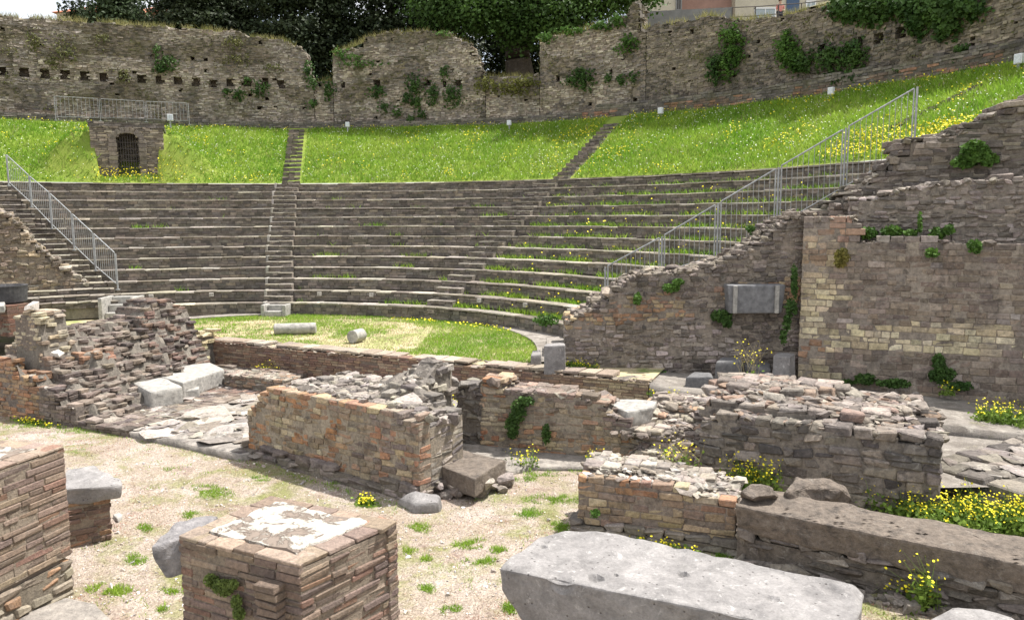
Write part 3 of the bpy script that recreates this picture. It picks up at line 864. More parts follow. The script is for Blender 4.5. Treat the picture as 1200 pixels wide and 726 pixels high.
# ================================================================ ORCHESTRA FRONT WALL
def xy(v): return (v[0], v[1])
def stones_obj(name, S, mat, label, cat, group=None, parent=None):
    o = link(name, S.mesh(name), mat, parent)
    if label: tag(o, label, cat, group)
    return o
S = Stones(); Uf = (FW1 - FW0).length; fpos = frame(FW0, FWd)
ftop = lambda u, v: .0 + .02 * n3(u * 1.1, v * 2)
masonry(S, fpos, Uf, .6, -1.0, ftop, .064, .24, .3,
        lambda u, v, z: pick([(.25, .16, .12), (.3, .2, .14), (.2, .135, .11), (.33, .25, .18)] if u < Uf - 1.6 else [(.4, .33, .23), (.3, .22, .15), (.46, .38, .26)]), .006, .006, .011, mortar=(.2, .16, .13), out=.01)
rubble(S, fpos, Uf, .7, lambda u, v: ftop(u, v) - .02, 900, .09, lambda u, v, z: pick([(.42, .37, .3), (.36, .31, .26), (.3, .24, .19)]), .3, .25)
for k in range(46):
    u = Uf * (k + .5) / 46
    if n3(k * .35, 0) > -.15:
        p = fpos(u, .3); S.box((p[0], p[1], .035), math.atan2(FWd.y, FWd.x), Uf / 92 - .01, .26, .03, pick([(.4, .34, .28), (.34, .28, .23)]), .01, .015)
stones_obj('orchestra_wall', S, M_PIER, 'long low brown brick wall edging the front of the grassy orchestra', 'wall')

# ================================================================ RIGHT FLANK
A0 = at(662, 430, z=0.0); A1 = Vector((6.9, 17.27, 0)); A0.z = 0
d14 = (A1 - A0); U14 = d14.length; d14.normalize(); p14 = frame(A0, d14)
def tabz(pos_o, dirv, tab, voff=0.0):
    """pixel outline -> (u, z) along a plan line"""
    out = []; nrm = Vector((-dirv.y, dirv.x, 0)); o = Vector((pos_o[0], pos_o[1], 0)) + nrm * voff
    for px, py in tab:
        r = ray(px, py); k = r[0] / r[1]
        t = (k * o.y - o.x) / (dirv.x - k * dirv.y); p = o + dirv * t
        out.append((t, z_at(px, py, p.x, p.y)))
    return pl(out)
t14 = tabz(A0, d14, [(655, 380), (664, 374), (690, 362), (700, 352), (715, 345), (735, 327), (750, 320), (790, 318), (830, 312), (860, 300), (890, 284), (905, 268), (930, 252), (945, 248)])
S = Stones()
def pal14(u, v, z):
    k = n3(u * .8, z * 1.3, 4); 
    if abs(z - (1.15 + .12 * u)) < .3 and k > -.1: return pick([(.36, .22, .14), (.4, .31, .2), (.3, .2, .14)])
    if z < 1.0 and k > .0: return pick([(.4, .345, .31), (.34, .29, .26), (.2, .17, .15)])
    return pick([(.2, .17, .145), (.15, .13, .115), (.27, .23, .2)])
top14 = lambda u, v: t14(u) + .08 * n3(u * 2, v * 2, 8) + .05 * n3(u * 6, v * 6, 8) - .12 * (v > 1.3)
masonry(S, p14, U14, 2.0, -.4, top14, .1, .2, .33, pal14, .014, .022, .012, mortar=(.25, .215, .18), out=.025, lv=.5, tilt=.04)
rubble(S, p14, U14, 2.0, lambda u, v: top14(u, v) - .06, 520, .13, lambda u, v, z: pick([(.34, .3, .25), (.25, .22, .19), (.42, .37, .31)]), .25)
stones_obj('flank_wall', S, M_WALL2, 'rough stone wall rising to the right with a grey carved slab on its face', 'wall')

# flank stair up beside the rail
dR = (RAILR[1] - RAILR[0]).normalized(); nR = Vector((-dR.y, dR.x, 0))
zbR = pl([((Vector((q_[0], q_[1], 0)) - RAILR[0]).dot(dR), q_[2]) for q_ in RR] + [(12.5, RR[-1][3] + .9)])
oR = RAILR[0] - nR * 1.75 - dR * .3
S = Stones(); pR = frame(oR, dR)
topS = lambda u, v: math.floor((zbR(u - .3) + .05) / .19) * .19 + .0
masonry(S, pR, 9.6, 1.72, -.2, topS, .095, .4, .43, lambda u, v, z: pick(SEATPAL + [(.28, .25, .21), (.36, .33, .28)]), .012, .02, .014, mortar=(.2, .175, .15), out=.02)
stones_obj('flank_stairway', S, M_SEAT, 'steep worn stone steps beside the long sloping railing on the right', 'stairway')
# upper stepped wall
oU = RAILR[0] - nR * 1.7
def line_u(px):
    r = ray(px, 150); k = r[0] / r[1]; return (k * oU.y - oU.x) / (dR.x - k * dR.y)
u0 = line_u(975); oU2 = oU + dR * u0 - nR * .06
tU = tabz(oU2, dR, [(975, 243), (985, 236), (1000, 228), (1020, 208), (1045, 186), (1058, 172), (1060, 163), (1092, 162), (1100, 157), (1130, 153), (1131, 145), (1153, 141), (1154, 133), (1177, 131), (1178, 121), (1203, 119), (1204, 110), (1230, 108), (1231, 98), (1300, 90)])
S = Stones(); pU = frame(oU2, dR)
masonry(S, pU, 9, 1.5, 1.5, lambda u, v: tU(u) + .03 * n3(u * 5, v * 4), .15, .33, .38, lambda u, v, z: pick([(.18, .155, .135), (.13, .115, .105), (.24, .205, .175), (.3, .26, .22)]), .018, .028, .018, mortar=(.19, .165, .14), out=.035, tilt=.03, lv=.4)
rubble(S, pU, 3.3, .5, lambda u, v: tU(u) - .05, 120, .12, lambda u, v, z: pick([(.4, .36, .31), (.3, .27, .23)]), .25)
stones_obj('stepped_wall', S, M_WALL2, 'dark wall with a stepped top climbing past the end of the long railing', 'wall')

# big side building wall
B0 = at(934, 446, z=-.25); B0.z = 0; B1 = at(1200, 466, z=-.25); B1.z = 0
dB = (B1 - B0).normalized(); pB = frame(B0, dB); UB = 7.6
tB = tabz(B0, dB, [(934, 257), (970, 253), (1003, 251), (1004, 281), (1100, 280), (1200, 284), (1300, 286)])
yq = tabz(B0, dB, [(934, 374), (1200, 384), (1300, 388)]); yq2 = tabz(B0, dB, [(934, 402), (1000, 404), (1200, 418), (1300, 424)])
uq = [(px, tabz) for px in (970,)]
def u_of(o, dirv, px, py=330):
    r = ray(px, py); k = r[0] / r[1]; return (k * o.y - o.x) / (dirv.x - k * dirv.y)
uqa = u_of(B0, dB, 974); uqb = u_of(B0, dB, 993)
def palB(u, v, z):
    k = n3(u * .8, z * 1.1, 2)
    edge = uqb if (int(math.floor(z / .48)) % 2) else uqa
    if u < edge and z < 3.0: 
        if k < -.33: return pick([(.33, .26, .2), (.38, .24, .16)])
        return pick([(.6, .51, .35), (.52, .44, .31), (.64, .56, .4), (.46, .38, .27)]) if z < 2.35 else pick([(.42, .33, .24), (.5, .42, .3), (.34, .25, .18)])
    if yq2(u) < z < yq(u): return pick([(.58, .5, .35), (.5, .42, .29), (.62, .55, .4)] + ([(.3, .24, .2)] if k < -.1 else []))
    if z > 2.75: return pick([(.27, .23, .2), (.2, .17, .15), (.36, .24, .18), (.34, .3, .26)])
    return pick([(.27, .22, .18), (.2, .165, .14), (.33, .275, .225), (.235, .185, .15)] if k > -.3 else [(.36, .31, .28), (.3, .24, .19)])
S = Stones()
topB = lambda u, v: tB(u) + .04 * n3(u * 3, v * 3)
masonry(S, pB, UB, 2.4, -.6, topB, .135, .27, .4, palB, .01, .012, .012, mortar=(.29, .25, .21), out=.013, lv=.5, cin=.012)
o3 = Vector(pB(u_of(B0, dB, 990), .55)).to_3d(); 
tB2 = tabz(o3, dB, [(990, 236), (1004, 233), (1030, 229), (1060, 219), (1120, 213), (1200, 207), (1300, 202)]); pB2 = frame(o3, dB)
topB2 = lambda u, v: tB2(u) + .06 * n3(u * 3, v * 3) + .05 * n3(u * 8, 1)
masonry(S, pB2, UB - 1.2, 1.9, 2.4, topB2, .1, .2, .4, lambda u, v, z: pick([(.3, .255, .23), (.22, .19, .17), (.38, .33, .3), (.17, .15, .135)]), .016, .025, .018, mortar=(.25, .22, .19), out=.03, tilt=.04, lv=.4)
rubble(S, pB2, UB - 1.2, .8, lambda u, v: topB2(u, v) - .05, 300, .12, lambda u, v, z: pick([(.42, .38, .34), (.33, .29, .26)]), .25)
rubble(S, pB, UB, .6, lambda u, v: topB(u, v) - .05, 200, .1, lambda u, v, z: pick([(.34, .3, .25), (.26, .22, .19)]), .3)
stones_obj('side_wall', S, M_WALL2, 'massive coursed stone wall with pale yellow corner blocks and a pale band, at the right edge', 'wall')

# carved slab on the flank wall
cs = thing('carved_slab', 'grey carved stone slab with two pale pilasters, mounted on the rough wall', 'carved slab', (5, 17.1, 1.5))
a = at(853, 334, Y=17.02); b = at(920, 367, Y=17.0)
pts_ = []
for x in (a.x, b.x):
    for y in (a.y, a.y + .45):
        for zz in (a.z, b.z + .0): pts_.append(Vector((x, y, zz)))
for s_, x in ((1, a.x), (-1, b.x)):
    for q_ in [p for p in pts_ if abs(p.x - x) < 1e-6 and abs(p.z - b.z) < .05]: q_.x += s_ * .06
hull_block('slab', pts_, flat_mat('grey_carved_stone', (.17, .17, .175), .8, var=.3, vs=9), .1, .006, cs, .03)
for px in (862, 911):
    q_ = at(px, 334.5, Y=16.98); bm = bmesh.new(); bbox(bm, (q_.x, q_.y + .0, (a.z + b.z) / 2), (.085, .07, (a.z - b.z) - .02)); bm_obj('pilaster', bm, M_MARB, cs, bev=.008)

def block_px(name, label, cat, tops, zt, zb, mat, group=None, sub=.08, amp=.015, bevel=.03, seed=0, shrink=0.0, fs=3.0, chips=(), parent=None):
    P = [at(x, y, z=zt if not isinstance(zt, (list, tuple)) else zt[i]) for i, (x, y) in enumerate(tops)]
    c = sum(P, Vector()) / len(P); Q = []
    for p in P:
        q_ = c.lerp(p, 1 + shrink); Q.append(Vector((q_.x, q_.y, zb)))
    o = hull_block(name, P + Q, mat, sub, amp, parent, bevel, seed, fs, chips)
    if label: tag(o, label, cat, group)
    return o
GB = 'loose stone blocks lying in the ruins'
block_px('stone_block', 'upright grey square block at the right end of the orchestra lawn', 'stone block', [(637, 405), (663, 404), (662, 401.5), (640, 402)], .62, -.05, M_LIME, GB, seed=1)
block_px('stone_block', 'small low pale block just left of the upright grey square block', 'stone block', [(622, 416), (634, 415), (634, 409), (624, 410)], .3, -.05, M_LIME, GB, seed=2)
block_px('stone_block', 'low pale slab at the foot of the rough wall beside the upright grey block', 'stone block', [(640, 404), (662, 402), (655, 394), (640, 395)], .32, -.03, M_FLAG, GB, seed=22)
block_px('stone_block', 'blocky end stone of the second seat row at the foot of the rough wall', 'stone block', [(668, 366), (700, 377), (719, 372), (690, 362)], .82, .2, M_FLAG, GB, seed=23)
block_px('stone_block', 'long tilted end stone of the third seat row below the railing foot', 'stone block', [(690, 348), (722, 361), (735, 354), (712, 345)], 1.2, .5, M_FLAG, GB, seed=24)
block_px('boulder', 'rounded dark grey boulder in front of the rough wall, left of the big ruin', 'boulder', [(803, 441), (836, 441), (833, 436), (812, 435)], .12, -.4, M_BASALT, GB, bevel=.05, seed=3, shrink=.12)
block_px('boulder', 'dark block lying against the rough wall behind the rounded boulder', 'boulder', [(838, 424), (870, 422), (868, 418), (845, 418)], .3, -.35, M_BASALT, GB, bevel=.05, seed=4, shrink=.05)
block_px('boulder', 'low dark stone between the dark block and the leaning slab', 'boulder', [(872, 428), (904, 431), (902, 424), (876, 422)], .12, -.35, M_BASALT, GB, bevel=.05, seed=5)
block_px('stone_block', 'leaning grey slab at the corner of the massive wall', 'stone block', [(906, 416), (926, 418), (932, 414), (912, 412)], .42, -.35, M_LIME, GB, bevel=.03, seed=6, shrink=.08)
block_px('stone_slab', 'flat dark stone slab just left of the big dark ruin', 'stone slab', [(766, 476), (818, 481), (820, 470), (770, 466)], -.28, -.42, M_FLAG, GB, seed=7)
block_px('stone_block', 'white-topped angular stone sitting on the broken end of the ruined wall', 'stone block', [(717, 474), (735, 482), (765, 477), (770, 470), (745, 467), (725, 467)], .05, -.24, M_MARB, GB, seed=8, bevel=.03, shrink=.0, amp=.03)

S = Stones(); a = at(716, 480, z=.03)
masonry(S, frame((a.x - .05, a.y - .12)), 1.1, .8, -.9, lambda u, v: -.23, .1, .22, .25, lambda u, v, z: pick([(.3, .26, .22), (.22, .19, .165), (.36, .31, .26)]), .014, .025, .014)
rubble(S, frame((a.x - .2, a.y - .3)), 1.4, .9, lambda u, v: -.3, 60, .1, lambda u, v, z: pick([(.34, .3, .26), (.26, .22, .19)]), bd=False)
stones_obj('rubble_support', S, M_RUBBLE, 'small stone pile carrying the white-topped angular stone', 'support')
# column drums on the lawn
def drum(label, a, b, r):
    a = Vector(a); b = Vector(b); d = (b - a); L = d.length; q = d.to_track_quat('Z', 'Y'); bm = bmesh.new(); n = 28; rows = []
    for (t, rr) in ((0, r * .93), (.02, r), (.25, r * .985), (.5, r * 1.0), (.75, r * .985), (.98, r), (1, r * .93)):
        rows.append([bm.verts.new(a + q @ Vector((math.cos(6.2832 * i / n) * rr, math.sin(6.2832 * i / n) * rr, t * L))) for i in range(n)])
    for A, B in zip(rows[:-1], rows[1:]):
        for i in range(n): bm.faces.new((A[i], A[(i + 1) % n], B[(i + 1) % n], B[i]))
    bm.faces.new(rows[0][::-1]); bm.faces.new(rows[-1])
    for v in bm.verts: v.co += Vector((1, 1, 1)) * .006 * n3(v.co.x * 6, v.co.y * 6, v.co.z * 6)
    o = bm_obj('column_drum', bm, M_MARB); tag(o, label, 'column drum', 'column drums lying on the lawn')
a = at(322, 392, z=0); b = at(370, 391, z=0)
drum('long pale column drum lying on the left of the orchestra lawn', (a.x, a.y, .17), (b.x, b.y + .05, .17), .17)
a = at(413, 402, z=0); b = at(419, 391, z=0)
drum('short white column drum lying end-on near the middle of the orchestra lawn', (a.x, a.y, .18), (a.x + .18, a.y + .42, .18), .18)

# ================================================================ LEFT SIDE
# curved retaining wall of the left flank
L0 = at(108, 370, z=0); L0.z = 0; L1 = at(-60, 381, z=0); L1.z = 0
dL = (L0 - L1).normalized(); UL = (L0 - L1).length; pLw = frame(L1, dL)
tL = tabz(L1, dL, [(-60, 195), (-20, 236), (0, 248), (10, 250), (23, 264), (41, 284), (55, 297), (68, 306), (84, 319), (99, 328), (108, 340), (112, 350)])
S = Stones()
topL = lambda u, v: tL(u) + .08 * n3(u * 2.5, v * 2, 1) + .06 * n3(u * 7, 3)
masonry(S, pLw, UL, 1.1, -.3, topL, .12, .26, .36, lambda u, v, z: pick([(.27, .21, .155), (.22, .175, .14), (.33, .27, .2), (.18, .145, .12)] if n3(u, z * .8) > -.25 else [(.36, .3, .23), (.4, .32, .22)]), .014, .03, .018, mortar=(.24, .2, .16), out=.04, tilt=.05, lv=.4)
rubble(S, pLw, UL, 1.1, lambda u, v: topL(u, v) - .05, 330, .14, lambda u, v, z: pick([(.46, .42, .36), (.38, .34, .29), (.3, .26, .22)]), .25)
stones_obj('flank_wall', S, M_RUBBLE, 'brown rubble wall sloping down beside the left railing, at the left edge', 'wall')
dLr = (RAILL[0] - RAILL[1]).normalized(); nL = Vector((-dLr.y, dLr.x, 0))
zbL = pl(sorted([((Vector((q_[0], q_[1], 0)) - RAILL[1]).dot(dLr), q_[2]) for q_ in RL]))
fs_ = thing('flank_stairway', 'broad worn stone steps outside the left railing', 'stairway', tuple(RAILL[0] - nL * 1.5))
for i in range(1, 27):
    kk = 1 + i / 2; rad = R1 + (kk - 1) * RD; zt = Z1 + (kk - 1) * RISE; k0 = max(1, min(14, int(kk))); k1_ = min(14, k0 + 1); f_ = kk - int(kk)
    pr = leftphi[k0] * (1 - f_) + leftphi[k1_] * f_ - .1; U = 3.3; pa = pr + math.degrees(U / rad); ps = arc(rad, pa); S = Stones()
    masonry(S, ps, U, .14, zt - .23, lambda u, v: zt - .042, .085, .3, .14, seat_pal, 0, .014, .014, mortar=(.12, .1, .09), lv=.35)
    u = 0
    while u < U - .05:
        ln = min(random.uniform(.35, .9), U - u); q_ = ps(u + ln / 2, .18); q0 = ps(u, 0); q1 = ps(u + ln, 0)
        S.box((q_[0], q_[1], zt - .02 + random.uniform(-.012, .006)), math.atan2(q1[1] - q0[1], q1[0] - q0[0]) + random.gauss(0, .015), ln / 2 - .005, .2, .024, pick([(.3, .27, .23), (.24, .21, .18), (.36, .33, .28)]), .01, .014); u += ln
    for j in range(4):
        q_ = ps(U * (j + .5) / 4, .45); q0 = ps(U * j / 4, 0); q1 = ps(U * (j + 1) / 4, 0)
        S.box((q_[0], q_[1], zt - .32), math.atan2(q1[1] - q0[1], q1[0] - q0[0]), U / 8 * 1.02, .36, .285, (.22, .2, .16), 0, 0)
    link('step', S.mesh('step'), M_SEAT, fs_)

# round basin on a brick base
bz = at(12, 355, Y=24.5); t = thing('stone_basin', 'dark round stone basin standing on a brick base at the left edge', 'basin', (bz.x, bz.y, bz.z))
bt = at(12, 334, Y=24.5).z
bm = bmesh.new(); rows = []
for (rr, zz) in ((.5, bz.z), (.56, bz.z + .06), (.6, bt - .1), (.62, bt), (.5, bt), (.46, bt - .08)):
    rows.append([bm.verts.new((bz.x - .1 + rr * math.cos(6.2832 * i / 30), bz.y + rr * math.sin(6.2832 * i / 30), zz)) for i in range(30)])
for A, B in zip(rows[:-1], rows[1:]):
    for i in range(30): bm.faces.new((A[i], A[(i + 1) % 30], B[(i + 1) % 30], B[i]))
bm.faces.new(rows[0][::-1]); bm.faces.new(rows[-1])
bm_obj('bowl', bm, stone_mat('black_basin_stone', base=(.07, .07, .075), fine=8, lich=.15, dark=.2, bd=.01, big=2), t)
S = Stones(); masonry(S, frame((bz.x - .35, bz.y - .35)), .75, .7, -.2, lambda u, v: bz.z, .07, .22, .3, lambda u, v, z: pick([(.22, .12, .09), (.16, .1, .08)]), .006, .006)
link('brick_base', S.mesh('brick_base'), M_PIER, t)
block_px('stone_block', 'small white stone block at the foot of the round basin', 'stone block', [(-8, 358), (5, 358), (6, 353), (-6, 353)], .9, .68, M_MARB, GB, seed=9)

# stepped brick ruin on the left
o17 = Vector((-11.4, 16.8, 0)) - E1 * 1.6; p17 = frame(o17, E1)
def top17(u, v):
    a = u - 1.6; b = v; nz = .1 * n3(a * 1.7, b * 1.7, 7) + .1 * n3(a * 4, b * 4, 3)
    if b < .45: z = (.28 if a < .55 else .28 - (a - .55) * .42)
    elif b < 1.2: z = (1.42 - .5 * max(0, .25 - a) if -.1 < a < .72 else (.2 if a < 0 else .45 - (a - .72) * .55))
    elif b < 3.3: z = .86 - max(0, a - .1) * .62 + (.1 if b < 1.6 else 0)
    elif b < 4.9: z = (.85 + .5 * math.sin((b - 3.3) / 1.6 * math.pi)) if -.7 < a < .35 else (.55 if a <= -.7 else 1.1 - (a - .35) * 1.9)
    else: z = .28 if a < .6 else -.6
    if (1.2 < b < 3.3 or b < .45) and a > .2: z = .27 * math.floor((z + .12 * n3(a * .9, b * .9, 22)) / .27) + .12
    if a < -.3 and not (3.3 < b < 4.9): z = min(z, .35 + .5 * (a + 1.6))
    return max(-.72, z + nz * (1 if z < 1.3 else .4))
def pal17(u, v, z):
    a = u - 1.6; b = v; k = n3(a * 1.2, b * 1.2 + z, 5)
    if b < .35 and a < 1.3: return pick([(.36, .2, .12), (.32, .2, .13), (.36, .26, .17)])
    if b < 1.3 and a < .8 and z > .3: return pick([(.48, .42, .32), (.4, .33, .24), (.5, .44, .34), (.34, .27, .2)])
    if b > 4.85 and a > -.2 and z > -.5: return pick([(.56, .5, .33), (.5, .43, .28)])
    if b < 2.0 and .3 < a < 1.6 and .15 < z < .4: return pick([(.32, .19, .13), (.26, .18, .13), (.22, .17, .14)])
    if 3.2 < b and k < .2: return pick([(.1, .08, .075), (.16, .12, .1), (.22, .15, .12)])
    return pick([(.22, .175, .15), (.15, .12, .105), (.27, .225, .19), (.11, .09, .082), (.2, .165, .135)])
S = Stones()
masonry(S, p17, 5.6, 5.75, -1.0, top17, .088, .22, .22, pal17, .009, .013, .012, mortar=(.2, .17, .15), out=.025, tilt=.015, lv=.45)
rubble(S, p17, 5.4, 5.6, lambda u, v: top17(u, v) - .05, 420, .085, lambda u, v, z: pick([(.4, .36, .32), (.3, .26, .23), (.2, .165, .145), (.5, .46, .41)]), .25, .45, cond=lambda u, v: u > 1.3)
for (u, v, s_) in ((2.1, .55, .2), (2.5, .75, .17)):
    p = p17(u, v); S.rock((p[0], p[1], top17(u, v) + .12), s_ * 1.2, s_, s_ * .6, (.6, .56, .52), True)
stones_obj('brick_ruin', S, M_BRICK, 'stepped ruin of dark broken brick with a tall pale corner post, at the left', 'ruin', 'broken brick and stone ruins')
block_px('marble_block', 'long white moulded marble block lying against the left ruin', 'marble block', [(166, 435), (246, 424), (263, 432), (214, 448)], -.34, -.75, M_MARB, GB, seed=10, amp=.01)
block_px('marble_block', 'squat pale marble block at the near end of the long moulded one', 'marble block', [(153, 447), (189, 440), (215, 452), (176, 459)], -.36, -.82, M_MARB, GB, seed=11, amp=.02, bevel=.06)
block_px('marble_block', 'small pale stone tucked between the two marble blocks', 'marble block', [(213, 458), (233, 455), (234, 450), (216, 452)], -.55, -.8, M_MARB, GB, seed=12)

# rubble platform
PP = [(-14, 18.6), xy(at(0, 474, z=-.8)), xy(at(80, 490, z=-.8)), xy(at(180, 512, z=-.8)), xy(at(283, 534, z=-.8)), (-3.5, 14.6), (-.5, 13.9), (2.0, 13.6), (3.5, 15.2), (-13, 23.6)]
sheet('rubble_paving', PP, M_FLAG, res=.22, amp=0, f=lambda x, y: -.79 + .05 * n3(x * 1.6, y * 1.6) + .04 * n3(x * 5, y * 5, 2), thick=.22)
S = Stones()
e0 = at(0, 476, z=-.85); e1_ = at(285, 536, z=-.85); de = Vector((e1_.x - e0.x, e1_.y - e0.y, 0)); Le = de.length; de.normalize()
e0 = e0 - de * 2
pe = frame(e0 + Vector((-de.y, de.x, 0)) * .02, de)
masonry(S, pe, Le + 2, .35, -1.0, lambda u, v: -.76 + .03 * n3(u * 2, 0), .1, .34, .35, lambda u, v, z: pick([(.2, .17, .15), (.15, .13, .12), (.3, .26, .23)]), .015, .03, .014)
def pv(u, v): 
    q_ = Vector((-9.62, 16.22, 0)) + E1 * u + E2 * v; return (q_.x, q_.y)
for _ in range(900):
    u, v = random.uniform(-2.5, 6.2), random.uniform(.1, 4.6)
    p = pv(u, v)
    if v > 3 and u > 2.5: continue
    s_ = random.lognormvariate(-1.9, .45)
    S.rock((p[0], p[1], -.79 + .05 * n3(p[0] * 1.6, p[1] * 1.6)), s_ * 1.5, s_, .045, pick([(.34, .31, .28), (.28, .25, .225), (.42, .385, .35), (.24, .21, .18)]), True)
tag(link('paving_stones', S.mesh('paving_stones'), M_RUBBLE), 'rough paving stones of the low platform between the left and central ruins', 'paving', kind='stuff')

# small brick stub behind central ruin
S = Stones(); p = at(262, 450, z=-.7)
masonry(S, frame((p.x, p.y)), 2.0, .6, -.9, lambda u, v: -.42 + .05 * n3(u * 3, v), .08, .24, .3, lambda u, v, z: pick([(.36, .25, .18), (.28, .22, .18), (.38, .34, .28)]), .01, .015)
rubble(S, frame((p.x, p.y)), 2.0, .6, lambda u, v: -.44, 70, .1, lambda u, v, z: pick([(.42, .38, .33), (.33, .28, .24)]))
stones_obj('brick_stub', S, M_BRICK, 'low brick stub between the long marble block and the central ruin', 'ruin', 'broken brick and stone ruins')

# ================================================================ CENTRAL RUIN
o7 = Vector((-4.93, 13.92, 0)); d7 = Vector((.82, -.573, 0)).normalized(); p7 = frame(o7, d7); U7 = 4.25
t7 = tabz(o7, d7, [(290, 484), (297, 472), (305, 463), (309, 456), (340, 458), (390, 466), (430, 473), (467, 480), (470, 488), (492, 492), (504, 500), (515, 512)])
def top7(u, v):
    z = t7(u) + .025 * n3(u * 3, v * 3)
    if v > .35: z += -.05 + .1 * n3(u * 2, v * 2, 6) + .07 * n3(u * 5, v * 5, 6)
    m_ = math.exp(-((u - 3.25) / .75) ** 2 - ((v - 1.55) / .6) ** 2); z += .5 * m_
    if u > 3.9: z -= (u - 3.9) * .3 * (v > .3)
    if v > 1.0 and u > 3.75 - .2 * v: z = -.9
    return z
def pal7(u, v, z):
    k = n3(u * 1.5, z * 2, 3)
    if v > .35: return pick([(.25, .225, .2), (.34, .3, .27), (.18, .16, .15), (.4, .36, .32)])
    if z > t7(u) - .12 and u < 3.2: return pick([(.42, .27, .17), (.46, .36, .25), (.36, .22, .15)])
    if u > 3.2: return pick([(.42, .34, .23), (.3, .22, .17), (.36, .2, .13), (.22, .18, .155)])
    if k > .12: return pick([(.4, .21, .11), (.36, .2, .12), (.38, .27, .17), (.3, .22, .15)])
    if k < -.3: return pick([(.2, .16, .14), (.26, .2, .16), (.38, .3, .2)])
    return pick([(.42, .34, .235), (.35, .28, .2), (.47, .4, .28), (.29, .23, .17), (.38, .25, .165)])
S = Stones()
masonry(S, p7, U7, 1.9, -.78, top7, .1, .22, .27, pal7, .012, .016, .012, mortar=(.32, .275, .22), out=.016, tilt=.02, lv=.5, cin=.01)
masonry(S, frame(o7 - Vector((-d7.y, d7.x, 0)) * .13 - d7 * .1, d7), U7 + .1, .5, -1.0, lambda u, v: -.7 + .05 * n3(u * 3, v * 3), .12, .36, .25, lambda u, v, z: pick([(.22, .19, .165), (.17, .145, .13), (.3, .26, .23)]), .02, .035, .014)
rubble(S, p7, U7, 1.9, lambda u, v: top7(u, v) - .04, 480, .12, lambda u, v, z: pick([(.4, .365, .33), (.3, .27, .245), (.48, .44, .39), (.22, .195, .175)]), .25, .5, v0=.2)
bed(S, p7, 3.9, 1.85, lambda u, v: top7(u, v) + .05, .07, (.2, .18, .16), u0=2.3, v0=.7, amp=.1)
for _ in range(170):   # the lump at the back
    u = random.gauss(3.1, .4); v = random.gauss(1.5, .3)
    p = p7(u, v); s_ = random.uniform(.06, .15)
    S.rock((p[0], p[1], top7(u, v) - .1), s_, s_ * .9, s_ * .7, pick([(.16, .145, .135), (.22, .2, .185), (.3, .275, .25)]))
stones_obj('brick_ruin', S, M_BRICK, 'long orange and tan brick block with a dark rubble lump on top, in the centre', 'ruin', 'broken brick and stone ruins')
# flat block at its right end
block_px('stone_slab', 'flat brown-grey slab at the right foot of the central brick ruin', 'stone slab', [(505, 541), (543, 526), (592, 538), (556, 561)], -.48, -.78, M_DARKST, GB, seed=13, amp=.03, bevel=.02)
S = Stones()
for _ in range(240):
    a = at(random.uniform(480, 596), random.uniform(545, 584), z=-.85)
    c_ = at(545, 566, z=-.85); 
    if (Vector(a) - c_).length > .72: continue
    s_ = random.uniform(.06, .15); S.rock((a.x, a.y + .12, -.82 + random.uniform(-.05, .1)), s_ * 1.4, s_, s_ * .8, pick([(.2, .17, .15), (.28, .25, .22), (.36, .32, .28)]), True)
stones_obj('rubble_footing', S, M_RUBBLE, 'crumbled stone footing under the flat slab beside the central ruin', 'footing')
block_px('stone_block', 'pale angular stone lying on the gravel in front of the central ruin', 'stone block', [(466, 584), (484, 574), (516, 578), (514, 588), (486, 590)], [-.8, -.66, -.68, -.74, -.74], -.92, M_LIME, GB, seed=14, amp=.02, bevel=.04, shrink=.06)

# path strip
sheet('stone_path', [xy(at(590, 557, z=-.85)), xy(at(622, 548, z=-.85)), xy(at(680, 549, z=-.85)), xy(at(760, 553, z=-.85)), xy(at(850, 556, z=-.85)), (3.6, 13.3), (1.5, 13.9), (-1.0, 14.1), (-1.1, 12.9)], M_FLAG, res=.2, amp=0, f=lambda x, y: -.825 + .02 * n3(x * 3, y * 3), thick=.12)

# ================================================================ RUIN RIGHT OF CENTRE
o9 = Vector((-.62, 14.12, 0)); d9 = Vector((.945, -.327, 0)).normalized(); p9 = frame(o9, d9)
t9 = tabz(o9, d9, [(560, 452), (565, 447), (589, 445), (591, 456), (640, 459), (690, 467), (711, 474), (713, 484), (735, 492), (742, 508), (760, 525), (775, 538)])
def top9(u, v): return t9(u) + (.04 * n3(u * 3, v * 3) if v < .3 else .06 * n3(u * 4, v * 4) + .05 - .12 * v)
S = Stones(); U9 = u_of(o9, d9, 778, 500)
def pal9(u, v, z):
    k = n3(u * 1.4, z * 2, 13)
    if u < .45: return pick([(.48, .36, .25), (.42, .22, .13), (.5, .43, .32)])
    if z > t9(u) - .15: return pick([(.24, .19, .165), (.3, .22, .18), (.2, .16, .14)])
    if z < -.3 and k > -.1: return pick([(.46, .38, .26), (.4, .3, .2), (.44, .26, .16)])
    return pick([(.3, .24, .18), (.36, .29, .21), (.25, .2, .16), (.32, .2, .14)])
masonry(S, p9, U9, .75, -.95, top9, .095, .22, .25, pal9, .012, .018, .012, mortar=(.3, .26, .21), out=.02, lv=.5, cin=.012)
rubble(S, p9, U9, .8, lambda u, v: top9(u, v) - .04, 200, .11, lambda u, v, z: pick([(.42, .38, .34), (.33, .29, .25), (.26, .21, .18)]), .25, .4)
tq = tabz(o9, d9, [(534, 462), (538, 450), (545, 446), (560, 447)]); uq0 = u_of(o9, d9, 535, 480); oq = o9 + d9 * uq0
